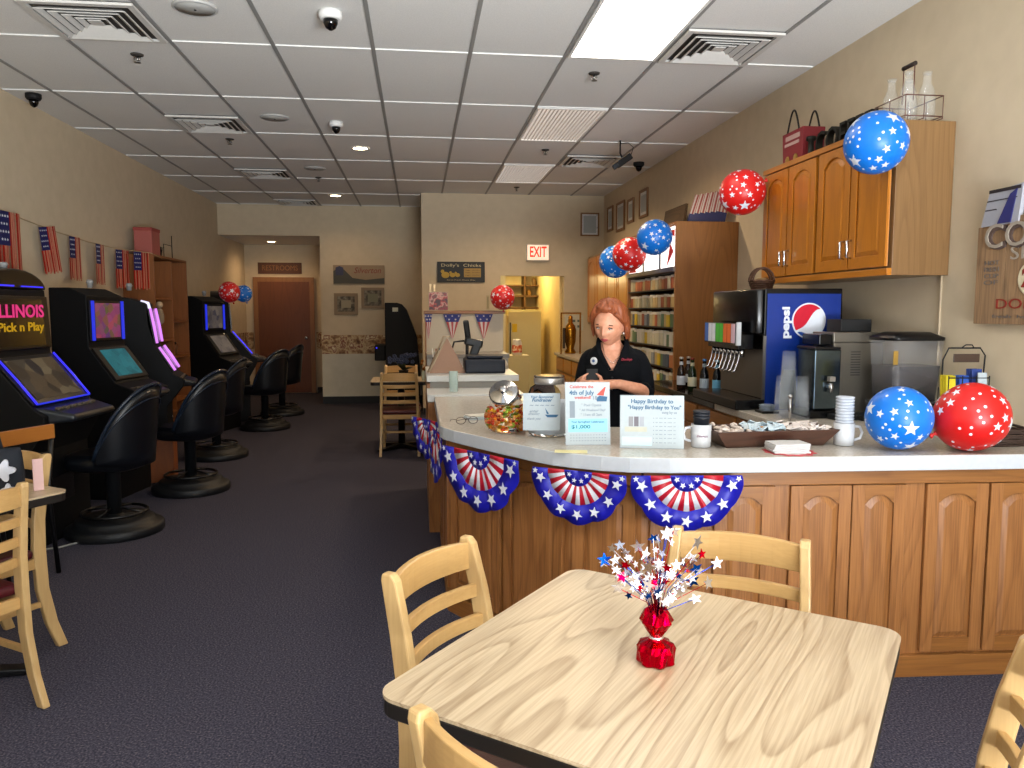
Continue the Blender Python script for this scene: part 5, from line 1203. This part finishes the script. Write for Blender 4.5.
t = thing('thermometer', 'narrow white thermometer on the wall left of the red balloon', 'thermometer', (.99, 10.997, 1.50)); M().bb(-.022, .022, -.01, 0, 0, .2).build('plate', mat('thermo', '#b7a986', .5), t); M().bb(-.004, .004, -.012, -.0105, .02, .18).build('scale', mat('scale_dark', '#3c4638', .5), t)

# chicken sign on the partition wall
t = thing('chicken_sign', 'dark sign with painted chicks and the word Chicks on the partition wall', 'sign', (.61, 10.998, 1.885)); M().bb(-.335, .335, -.025, 0, 0, .285).build('board', mat('sign_slate', '#2a2e33', .6), t, .003)
b = M(); 
for z0, z1 in ((0, .012), (.273, .285)): b.bb(-.335, .335, -.029, -.0255, z0, z1)
for x0, x1 in ((-.335, -.323), (.323, .335)): b.bb(x0, x1, -.029, -.0255, .012, .273)
b.build('border', mat('sign_border', '#17191c', .6), t)
text("Dolly's  Chicks", .1, mat('sign_lt', '#cfc39a', .6), (0, -.0265, .235), (R(90), 0, 0), t, w=.56, h=.055); text('Farm Fresh Every Day', .1, mat('sign_lt'), (0, -.0265, .03), (R(90), 0, 0), t, w=.40, h=.02)
ck = mat('chick_yellow', '#b99a3e', .6)
for i, (x, r) in enumerate(((-.22, .052), (-.12, .036), (-.05, .032))):
    b = M(); b.prism([(x+r*1.1*math.cos(2*PI*k/20), .10+r*.85*math.sin(2*PI*k/20)) for k in range(20)], -.0285, -.0258, 0, 'xz'); b.prism([(x-r*.8+r*.5*math.cos(2*PI*k/16), .10+r*.95+r*.5*math.sin(2*PI*k/16)) for k in range(16)], -.0285, -.0258, 0, 'xz'); b.build('painted_chick', ck, t)
M().bb(.04, .28, -.0285, -.0256, .07, .195).build('text_block', mat('sign_tan', '#a8894a', .6), t)
for z in (.17, .135, .1): text('eggs  chicks', .1, mat('sign_ink', '#3c3220', .6), (.16, -.029, z), (R(90), 0, 0), t, w=.2, h=.016)
# exit sign
t = thing('exit_sign', 'lit exit sign with red letters over the kitchen doorway', 'sign', (1.70, 10.998, 2.19)); M().bb(-.165, .165, -.07, 0, 0, .235).build('housing', mat('exit_housing', '#d8d0c4', .5), t, .006)
M().bb(-.15, .15, -.073, -.0705, .015, .22).build('face_plate', emis('exit_face', '#ffd9b8', .75, '#e8d8c8'), t); text('EXIT', .1, emis('exit_red', '#ff2a12', 1.1, '#c01808'), (0, -.0745, .1175), (R(90), 0, 0), t, w=.24, h=.15, bold=.002)
# note on the wall by the doorway
t = thing('wall_notice', 'white notice with small drawings on the wall behind the woman', 'notice', (2.25, 10.998, 1.20)); M().bb(-.14, .13, -.004, 0, 0, .22).build('sheet', mat('notice_white', '#c9c6b8', .6), t)
for x in (-.08, -.01, .06):
    for z in (.04, .12): M().bb(x-.02, x+.02, -.006, -.0045, z, z+.035).build('drawing', mat('notice_ink', '#55605f', .6), t)

# kitchen seen through the doorway
t = thing('refrigerator', 'tall cream refrigerator inside the kitchen doorway', 'refrigerator', (1.66, 12.05, 0)); cream = mat('fridge_cream', '#d8cf9a', .35)
M().bb(-.26, .26, -.02, .45, .02, 1.50).build('body', cream, t, .01); M().bb(-.26, .26, -.05, -.022, .04, 1.48).build('door', cream, t, .008); M().bb(-.24, -.22, -.08, -.05, .8, 1.3).build('handle', mat('dark_handle', '#4a4226', .4), t); M().bb(-.2, -.12, -.054, -.0505, 1.15, 1.28).build('yellow_note', mat('note_yellow', '#d8b81c', .6), t)
t = thing('kitchen_rack', 'brown kitchen rack with boards above the refrigerator', 'shelf', (1.75, 13.3, 0)); rk = mat('rack_brown', '#6a4a20', .6)
for x in (-.42, .05, .32): M().bb(x, x+.03, -.2, .15, 0, 2.5).build('post', rk, t)
for z in (.5, 1.0, 1.52, 1.72, 1.9, 2.12): M().bb(-.42, .35, -.2, .15, z, z+.025).build('shelf', rk, t)
for i, (x, z, h, c) in enumerate(((-.3, 1.746, .12, '#3c3c1c'), (-.2, 1.746, .14, '#b8a04a'), (.15, 1.746, .1, '#a87830'), (.24, 1.926, .12, '#7a5a2a'), (-.25, 1.546, .13, '#8a7a3a'))):
    o = tag(M().lathe([(.035, 0), (.038, .01), (.038, h*.8), (.022, h)], 16).build('pantry_jar', mat('pantry_%d' % i, c, .5)), ['dark jar on the kitchen rack, upper left', 'yellow jar on the kitchen rack next to the dark one', 'ochre jar on the right of the kitchen rack', 'brown jar high on the kitchen rack', 'olive jar on the lower kitchen rack shelf'][i], 'jar'); o.location = (1.75+x, 13.25, z)
t = thing('kitchen_locker', 'cream locker cabinet left of the refrigerator', 'cabinet', (1.28, 11.6, 0)); M().bb(-.1, .075, 0, .4, 0, 1.42).build('body', mat('locker_cream', '#c8b06a', .5), t, .004); M().bb(-.09, .065, -.015, -.001, .05, 1.38).build('door', mat('locker_cream'), t, .003); M().bb(-.08, -.065, -.035, -.016, .8, 1.3).build('handle', mat('dark_handle'), t)
t = thing('brass_urn', 'tall brass coffee urn at the right side of the kitchen doorway', 'urn', (2.06, 10.35, .021)); br_ = mat('brass', '#a8741e', .25, .9)
M().lathe([(.07, .881), (.08, .9), (.05, .95), (.075, 1.05), (.08, 1.2), (.06, 1.26), (.03, 1.3), (.03, 1.38), (.01, 1.4)], 24).build('urn_body', br_, t); M().at(-.09, 0, .95).bb(-.015, .015, -.015, .015, 0, .28).build('tap_post', mat('urn_dark', '#3a2a14', .4), t)
b = M()
for x in (-.16, .10): b.bb(x, x+.02, -.13, -.11, .881, 1.42)
b.bb(-.16, .12, -.13, -.11, 1.42, 1.44); b.build('frame', br_, t)
t = thing('flower_jar', 'jar with red flower label standing before the kitchen doorway', 'jar', (1.07, 8.35, 0)); M().bb(-.12, .12, -.12, .2, 0, 1.0).build('pedestal', mat('ped_cream', '#c4ab6c', .5), t); M().lathe([(.05, 1.001), (.055, 1.01), (.055, 1.13), (.045, 1.15), (.045, 1.17)], 20).build('jar_body', mat('jar_pale', '#cfc2a8', .3), t); M().lathe([(.0555, 1.03), (.0555, 1.11)], 20, cap=False).build('label', speckle('flower_label', [(.4, '#b8281c'), (.52, '#d8702c'), (.6, '#dccba0')], 30, .5), t)

# ---------------------------------------------------------------- far left bay
t = thing('gaming_machine', 'black gaming machine seen from the side at the partition wall', 'gaming machine', (-.22, 11.75, 0))
M().prism([(-.26, 0), (.24, 0), (.24, .6), (.20, 1.1), (.05, 1.5), (-.02, 1.58), (-.08, 1.6), (-.26, 1.6)], -.33, .33, 0, 'xz').build('cabinet', gs, t, .008)
M().bb(-.15, -.07, -.333, -.331, 1.47, 1.53).build('white_sticker', mat('sticker_white', '#b8b8a4', .5), t); M().bb(-.42, -.262, -.28, .28, .75, .98).build('button_deck', gs, t, .015); M().bb(-.40, -.38, -.285, -.281, .93, .95).build('light_strip', blueg, t); M().bb(-.265, -.2605, -.26, .26, 1.05, 1.5).build('screen', mat('screen_black'), t)
frame('framed folk art print on the back wall, lower left one', (-1.13, 12.498, 1.42), 0, .37, .34, .05, mat('frame_tan', '#8f7a60', .6), speckle('print_grey', [(.4, '#3c3428'), (.55, '#6b6250'), (.65, '#8a8270')], 14, .6), mount=mat('mount_pale', '#9a9078', .6))
frame('framed folk art print on the back wall, upper right one', (-.71, 12.498, 1.52), 0, .36, .33, .045, mat('frame_tan'), MC['print_grey'], mount=mat('mount_olive', '#7d7a60', .6))
t = thing('mountain_sign', 'long painted mountain sign above the framed prints', 'sign', (-.92, 12.498, 1.90)); M().bb(-.40, .40, -.02, 0, 0, .30).build('board', mat('mtn_sky', '#9a8468', .6), t, .002)
M().prism([(-.395, .01), (.395, .01), (.395, .10), (.1, .07), (-.1, .10), (-.24, .24), (-.33, .26), (-.395, .2)], -.023, -.0205, 0, 'xz').build('painted_mountain', mat('mtn_dark', '#4c4a40', .6), t)
M().prism([(-.36, .14), (-.24, .14), (-.24, .26), (-.30, .285), (-.36, .26)], -.025, -.0235, 0, 'xz').build('painted_crest', mat('crest_blue', '#3a3c58', .6), t); text('Silverton', .1, mat('mtn_red', '#8a3a2a', .6), (.13, -.022, .215), (R(90), 0, 0), t, w=.42, h=.09, shear=.3)
t = thing('hall_sign', 'brown carved sign over the red door in the hall', 'sign', (-2.44, 14.298, 2.14)); M().bb(-.38, .38, -.02, 0, 0, .20).build('board', mat('hall_board', '#54301c', .6), t, .002); text('RESTROOMS', .1, mat('hall_letters', '#8a5a34', .6), (0, -.022, .1), (R(90), 0, 0), t, w=.62, h=.09)
t = thing('wall_phone', 'small dark wall phone beside the hall opening', 'phone', (-1.62, 14.285, 1.36), 0); M().bb(-.065, .0, -.05, 0, 0, .22).build('body', black, t, .006); M().bb(-.055, -.012, -.055, -.0505, .10, .15).build('face', mat('phone_face', '#9a8a74', .5), t)
M().tube([(-.035, -.05, .0), (-.03, -.06, -.05), (-.035, -.05, -.02)], .005, 6).build('cord', black, t)
t = thing('thermostat', 'tiny thermostat on the hall wall left of the red door', 'thermostat', (-3.03, 13.0, 1.4)); M().bb(-.02, .0, -.06, .06, 0, .04).build('body', mat('thermo'), t)
t = plant('flower_pot', 'dark blue flowers in a pot on the small far table', (-.16, 8.3, .751), 40, .17, leafd, blackm, .05, .09, (mat('petal_blue', '#2c3550', .7), 26), .018)
tag(M().lathe([(.03, 0), (.032, .1), (.028, .1), (.026, .01)], 16, cap=False).build('water_glass', mat('tumbler_glass')), 'small clear glass beside the flower pot on the far table', 'glass').location = (.06, 8.12, .751)
t = thing('yellow_flower', 'small vase of orange yellow flowers on the far table', 'vase', (.07, 8.34, .751)); M().lathe([(.02, 0), (.03, .04), (.015, .09), (.018, .1)], 16).build('vase_body', mat('vase_green', '#2f3a20', .4), t)
b = M()
for k in range(9): a = k*2.4; b.sph((.04*math.cos(a), .04*math.sin(a), .14+.05*math.sin(k*1.7)), .018, 8)
b.build('blossoms', mat('petal_orange', '#8a5a24', .7), t)
# ================================================================ WOMAN BEHIND THE BAR
skin = speckle('skin', [(.35, '#c98a6c'), (.65, '#d79b7e')], 40, .5)
shirt = mat('shirt_black', '#07090e', .9, spec=.2, bump=.3, bscale=120); pants = mat('trousers_black', '#0b0c12', .8)
hairm = wood('auburn_hair', '#97502c', '#5a2812', 'Z', 3, 10, .7, .5, .6, 0, .3)
wm = thing('woman', 'woman with short auburn hair in black shirt behind the bar, looking down at a phone', 'person', (1.06, 4.14, 0), R(-14))
hip, ch_ = Vector((0, .02, .86)), Vector((0, .0, 1.17))
def chain(b, pts, rs, n=14, flat=1.0):
    # smooth the chain a little so that limbs flow
    P = [Vector(p) for p in pts]; out = []; ro = []
    for i in range(len(P)-1):
        p0 = P[max(i-1, 0)]; p1 = P[i]; p2 = P[i+1]; p3 = P[min(i+2, len(P)-1)]
        for k in range(5):
            u = k/5; out.append(.5*((2*p1) + (-p0+p2)*u + (2*p0-5*p1+4*p2-p3)*u*u + (-p0+3*p1-3*p2+p3)*u**3)); ro.append(rs[i]+(rs[i+1]-rs[i])*u)
    out.append(P[-1]); ro.append(rs[-1])
    b.tube(out, ro, n); b.sph(out[0], ro[0], 12); b.sph(out[-1], ro[-1], 12)
def torso(b, prof, n=36):
    b.loft([[(cx+rx*math.cos(2*PI*k/n), cy+ry*math.sin(2*PI*k/n), z) for k in range(n)] for z, rx, ry, cx, cy in prof], 0)
HM = (-.018, -.072, 1.408)     # head centre
b = M()
torso(b, [(.80, .15, .105, 0, .02), (.90, .155, .11, 0, .02), (1.0, .13, .10, 0, .01), (1.10, .135, .105, 0, 0), (1.18, .145, .108, 0, -.005), (1.235, .125, .085, 0, 0), (1.27, .085, .065, -.005, 0), (1.31, .055, .055, -.01, -.01)])
chain(b, [(-.0, .0, 1.27), (-.002, -.015, 1.32), (-.0, -.045, 1.38)], [.056, .047, .047])
LA = [(.13, .0, 1.215), (.165, .0, 1.14), (.18, -.03, 1.04), (.14, -.15, 1.065), (.035, -.225, 1.10)]
RA = [(-.115, .0, 1.215), (-.142, -.01, 1.14), (-.16, -.045, 1.05), (-.165, -.15, 1.09), (-.145, -.235, 1.12)]
chain(b, LA, [.046, .042, .038, .034, .025]); chain(b, RA, [.046, .042, .038, .034, .025])
for s in (-1, 1): chain(b, [(s*.085, .02, .84), (s*.09, .0, .48), (s*.095, .02, .09)], [.085, .058, .04]); b.sph((s*.1, -.04, .04), 1, 14, 0, (.045, .11, .038))
# head
def headpt(u, v):
    """u azimuth (0 = front -Y), v elevation"""
    x = math.cos(v)*math.sin(u); y = -math.cos(v)*math.cos(u); z = math.sin(v)
    rx, ry, rz = .079, .092, .112
    front = max(0, -y)
    low = max(0, -z)
    sx = 1 - .22*low**1.5; sy = 1 - .12*low*(1 if y > 0 else .2)
    px, py_, pz = rx*x*sx, ry*y*sy, rz*z
    if y < 0:
        fx = px/.079
        nose = math.exp(-(fx/.16)**2) * math.exp(-((z+.18)/.17)**2)*.022 + math.exp(-(fx/.12)**2)*math.exp(-((z-.02)/.18)**2)*.009
        sock = sum(math.exp(-((fx-s*.42)/.22)**2) for s in (-1, 1))*math.exp(-((z-.05)/.12)**2)*.009
        brow = math.exp(-((z-.22)/.1)**2)*.004
        lips = math.exp(-(fx/.3)**2)*math.exp(-((z+.50)/.09)**2)*.007
        chin = math.exp(-(fx/.35)**2)*math.exp(-((z+.85)/.13)**2)*.010
        cheek = sum(math.exp(-((fx-s*.55)/.3)**2) for s in (-1, 1))*math.exp(-((z+.22)/.2)**2)*.004
        py_ -= (nose - sock + brow + lips + chin + cheek)*front**.5
    return (px, py_, pz)
HT = Matrix.Translation(HM) @ Euler((R(20), R(4), R(-20))).to_matrix().to_4x4()
b.x = HT; n = 56; rings = []
for i in range(41):
    v = -PI/2+.03+(PI-.06)*i/40; rings.append([headpt(2*PI*k/n, v) for k in range(n)])
b.loft(rings, 0)
for s in (-1, 1): b.sph((s*.072, .01, -.012), 1, 14, 0, (.01, .018, .03))
b.x = Matrix()
# hands holding the phone: palms, four fingers and a thumb each
PH = Vector((-.105, -.275, 1.125))
def hand(b, wrist, side):
    w = Vector(wrist); palm = Vector((PH.x+side*.045, PH.y+.012, PH.z-.028)); d = (palm-w).normalized()
    b.tube([tuple(w), tuple(w.lerp(palm, .5)), tuple(palm)], [.024, .026, .026], 12); b.sph(tuple(palm), 1, 14, 0, (.026, .02, .03))
    for k in range(4):
        z = palm.z + .020 - k*.0165; base = Vector((palm.x - side*.004, palm.y-.006, z)); L = (.05, .056, .053, .042)[k]
        p1 = base+Vector((-side*.006, -.022, .0)); p2 = p1+Vector((-side*L*.42, -.012, .002)); p3 = p2+Vector((-side*L*.42, .006, .002))
        b.tube([tuple(base), tuple(p1), tuple(p2), tuple(p3)], [.0085, .0085, .0078, .0066], 8); b.sph(tuple(p3), .0066, 8)
    tb = palm+Vector((side*.004, .004, .02)); t1 = tb+Vector((-side*.006, .0, .022)); t2 = t1+Vector((-side*.022, .004, .014))
    b.tube([tuple(tb), tuple(t1), tuple(t2)], [.011, .0095, .0075], 8); b.sph(tuple(t2), .0075, 8)
hand(b, LA[-1], 1); hand(b, RA[-1], -1)
body = b.build('body', skin, wm)
md = body.modifiers.new('r', 'REMESH'); md.mode = 'VOXEL'; md.voxel_size = .0038; md.use_smooth_shade = True
md = body.modifiers.new('cs', 'CORRECTIVE_SMOOTH') if 0 else body.modifiers.new('sm', 'SMOOTH'); md.factor = .5; md.iterations = 2
# face features
def onface(fu, fz, out=.0):
    p = Vector(headpt(fu, math.asin(fz))); return p + Vector((0, -out, 0))
eyew = mat('eye_white', '#cfc4bb', .3); irism = mat('iris_dark', '#2a1a12', .2); browm = mat('brow_brown', '#4a2616', .7); lipm = mat('lip_rose', '#a8484a', .4); lidm = mat('eyelid_shadow', '#9a6a5c', .6)
def hp(name, b, m): b2 = b.build(name, m, wm); return b2
for s in (-1, 1):
    c = onface(s*.40, .05, -.004)
    b = M(); b.x = HT @ Matrix.Translation(c); b.sph((0, 0, 0), 1, 16, 0, (.016, .009, .0058)); hp('eye', b, eyew)
    b = M(); b.x = HT @ Matrix.Translation(c+Vector((0, -.0065, -.002))); b.sph((0, 0, -.0005), 1, 12, 0, (.0052, .0032, .0040)); hp('iris', b, irism)
    b = M(); b.x = HT @ Matrix.Translation(c); b.tube([(-.0145, -.003, .001), (-.008, -.0085, .006), (0, -.0095, .0075), (.008, -.0085, .006), (.0145, -.003, .001)], .0030, 6); hp('eyelash', b, browm)
    b = M(); b.x = HT @ Matrix.Translation(c); b.tube([(-s*.012, -.006, .019), (0, -.0095, .023), (s*.018, -.001, .019)], [.0038, .004, .002], 6); hp('eyebrow', b, browm)
    b = M(); b.x = HT; b.sph((s*.078, .004, -.047), .0062, 10); hp('earring', b, mat('pearl', '#d8d4cc', .2))
lc = onface(0, -.50, .0)
b = M(); b.x = HT @ Matrix.Translation(lc); b.tube([(-.021, .004, 0), (-.010, -.002, .003), (0, -.0035, .002), (.010, -.002, .003), (.021, .004, 0)], [.0015, .0038, .004, .0038, .0015], 8)
b.tube([(-.018, .004, -.003), (0, -.003, -.007), (.018, .004, -.003)], [.0015, .0045, .0015], 8); hp('lips', b, lipm)
# hair: layered bob swept to the side, leaves the face free
b = M(); b.x = HT; n = 96; rings = []
def vlow(u):
    au = abs(u)
    if au < .75: return .92 + .08*math.sin(u*2+.5)
    if au < 1.45: q = (au-.75)/.7; return .92+.08*math.sin(u*2+.5)*(1-q) - q*q*(3-2*q)*.80
    q = min(1, (au-1.45)/.25); return .12 - q*.72
for i in range(34):
    ring = []
    for k in range(n):
        u = 2*PI*k/n - PI; lo = vlow(u); vv = lo + (PI/2-.03-lo)*(i/33)
        p = Vector(headpt(u, vv)); q = p.normalized()
        wav = 1 + .16*math.sin(8*u+4*vv) + .10*math.sin(19*u-6*vv)
        th = (.016 + .016*max(0, math.sin(vv+.5)))*wav
        if vv < .15: p = Vector((.080*math.sin(u)*(1+.10*(.15-vv)), -.098*math.cos(u), .115*math.sin(vv)*1.05)); th = .018*wav + .010*(.15-vv)
        ring.append(tuple(p + Vector((q.x, q.y, q.z*.8)).normalized()*th))
    rings.append(ring)
b.loft(rings, 0, True)
for k in range(7):   # swept fringe locks
    a = -.75+k*.2; p0 = Vector(headpt(a*.5+.5, 1.15)); p1 = Vector(headpt(a+.1, .95)); p2 = Vector(headpt(a-.3, .70 if k < 3 else .82))
    b.tube([tuple(p0*1.16), tuple(p1*1.22), tuple(p2*1.13)], [.016, .015, .005], 8)
for s in (-1, 1):     # side locks by the temples
    b.tube([tuple(Vector(headpt(s*.95, .75))*1.12), tuple(Vector(headpt(s*1.2, .45))*1.14), tuple(Vector(headpt(s*1.42, .12))*1.12)], [.018, .014, .005], 8)
for k in range(16):   # loose ends round the back and sides
    u = 1.62 + (2*PI-3.24)*k/15; b.tube([tuple(Vector(headpt(u, .2))*1.2), (.096*math.sin(u), -.115*math.cos(u), -.03), (.090*math.sin(u)*(1+.1*(k % 2)), -.108*math.cos(u), -.082-.008*(k % 3))], [.014, .016, .004], 8)
hair = hp('hair', b, hairm)
md = hair.modifiers.new('r', 'REMESH'); md.mode = 'VOXEL'; md.voxel_size = .004; md.use_smooth_shade = True
# shirt: shell with open V neck, sleeves past the elbow
b = M(); n = 180
prof0 = [(.80, .175, .135), (.88, .175, .135), (.96, .158, .125), (1.04, .15, .122), (1.10, .155, .125), (1.15, .163, .126), (1.19, .166, .122), (1.22, .160, .112), (1.245, .142, .100), (1.265, .120, .088), (1.285, .098, .078), (1.30, .080, .070), (1.318, .070, .064)]
prof = []
for i in range(len(prof0)-1):
    for k in range(6 if prof0[i][0] > 1.09 else 2):
        q = k/(6 if prof0[i][0] > 1.09 else 2); prof.append(tuple(prof0[i][j]+(prof0[i+1][j]-prof0[i][j])*q for j in range(3)))
prof.append(prof0[-1])
vs = []; 
for z, rx, ry in prof:
    for k in range(n): 
        a = 2*PI*k/n; f = 1+.012*math.sin(7*a+z*30)
        vs.append((rx*f*math.cos(a), (.01 if z < 1 else -.002)+ry*f*math.sin(a), z))
fs = []
for i in range(len(prof)-1):
    zc = (prof[i][0]+prof[i+1][0])/2
    for k in range(n):
        a = 2*PI*(k+.5)/n; x = (prof[i][1]+prof[i+1][1])/2*math.cos(a)
        if math.sin(a) < -.2 and zc > 1.16 and abs(x+.005) < .008+(zc-1.155)*.42: continue
        fs.append((i*n+k, i*n+(k+1) % n, (i+1)*n+(k+1) % n, (i+1)*n+k))
b.add(vs, fs, 0, True)
sh = b.build('shirt', shirt, wm, solid=.006)
for arm in (LA, RA):
    b = M(); pts = [arm[0], arm[1], arm[2], tuple(Vector(arm[2]).lerp(Vector(arm[3]), .35))]
    chain(b, [(arm[0][0]*.72, arm[0][1], arm[0][2]+.012)]+[(arm[0][0]*1.03, arm[0][1], arm[0][2]-.005)]+pts[1:], [.052, .058, .056, .052, .05]); b.build('sleeve', shirt, wm)
for s in (-1, 1):
    b = M(); rings = []
    for (x, y, z, w) in ((s*.006, -.125, 1.165, .008), (s*.028, -.120, 1.20, .018), (s*.048, -.105, 1.235, .022), (s*.062, -.078, 1.27, .024), (s*.066, -.045, 1.305, .024), (s*.062, .0, 1.335, .022), (s*.04, .05, 1.345, .02), (0, .066, 1.347, .02)):
        rings.append([(x-s*.002, y, z+w*.3), (x+s*w, y-.006, z-w*.1), (x+s*w, y-.001, z-w*.1), (x, y+.005, z+w*.3)])
    b.loft(rings, 0, True, True, False); b.build('collar', shirt, wm)
M().sph((0, -.128, 1.125), .006, 10).sph((0, -.126, 1.06), .006, 10).build('button', mat('button_black', '#15171c', .3), wm)
b = M()
for s in (-1, 1): b.tube([(s*.085, .02, .86), (s*.092, .0, .5), (s*.095, .02, .06)], [.115, .078, .065], 20)
torso(b, [(.78, .17, .12, 0, .02), (.95, .165, .115, 0, .015)]); b.build('trousers', pants, wm)
for s in (-1, 1): M().at(s*.1, -.04, .0).lathe([(.04, 0), (.05, .005), (.05, .03), (.035, .05)], 20).build('shoe', black, wm).scale = (1, 1, 1)
M().at(-.098, -.112, 1.212, rz=R(-28), rx=R(90)).lathe([(.021, 0), (.021, .004), (.018, .006)], 24).build('badge', mat('badge_white', '#d8dade', .3), wm)
M().at(-.101, -.1185, 1.213, rz=R(-28), rx=R(90)).cyl(0, 0, 0, .001, .008, 12).build('badge_print', mat('badge_blue', '#3a5a8a', .4), wm)
text('Dooleys', .03, mat('embroidery', '#a0283c', .6), (.075, -.118, 1.222), (R(90), 0, R(22)), wm, 'embroidery', w=.062, ext=.003, shear=.3)
b = M(); b.tube([(-.055, -.05, 1.30), (-.04, -.095, 1.24), (0, -.112, 1.20), (.04, -.095, 1.24), (.05, -.05, 1.30)], .0014, 6); b.build('necklace', mat('silver_chain', '#c8c4bc', .25, 1), wm)
# phone she holds, and a lanyard tag hanging low
t = thing('mobile_phone', 'black phone held in both hands by the woman', 'phone', tuple(Matrix.Translation((1.06, 4.14, 0)) @ Euler((0, 0, R(-14))).to_matrix().to_4x4() @ Vector((PH.x, PH.y-.012, PH.z-.03))), R(-14))
M().at(rx=R(-28)).bb(-.03, .03, -.004, .004, -.03, .095).build('case', black, t, .004); M().at(rx=R(-28)).bb(-.027, .027, .0042, .005, -.02, .088).build('screen', mat('phone_glass', '#0a0d12', .05), t)
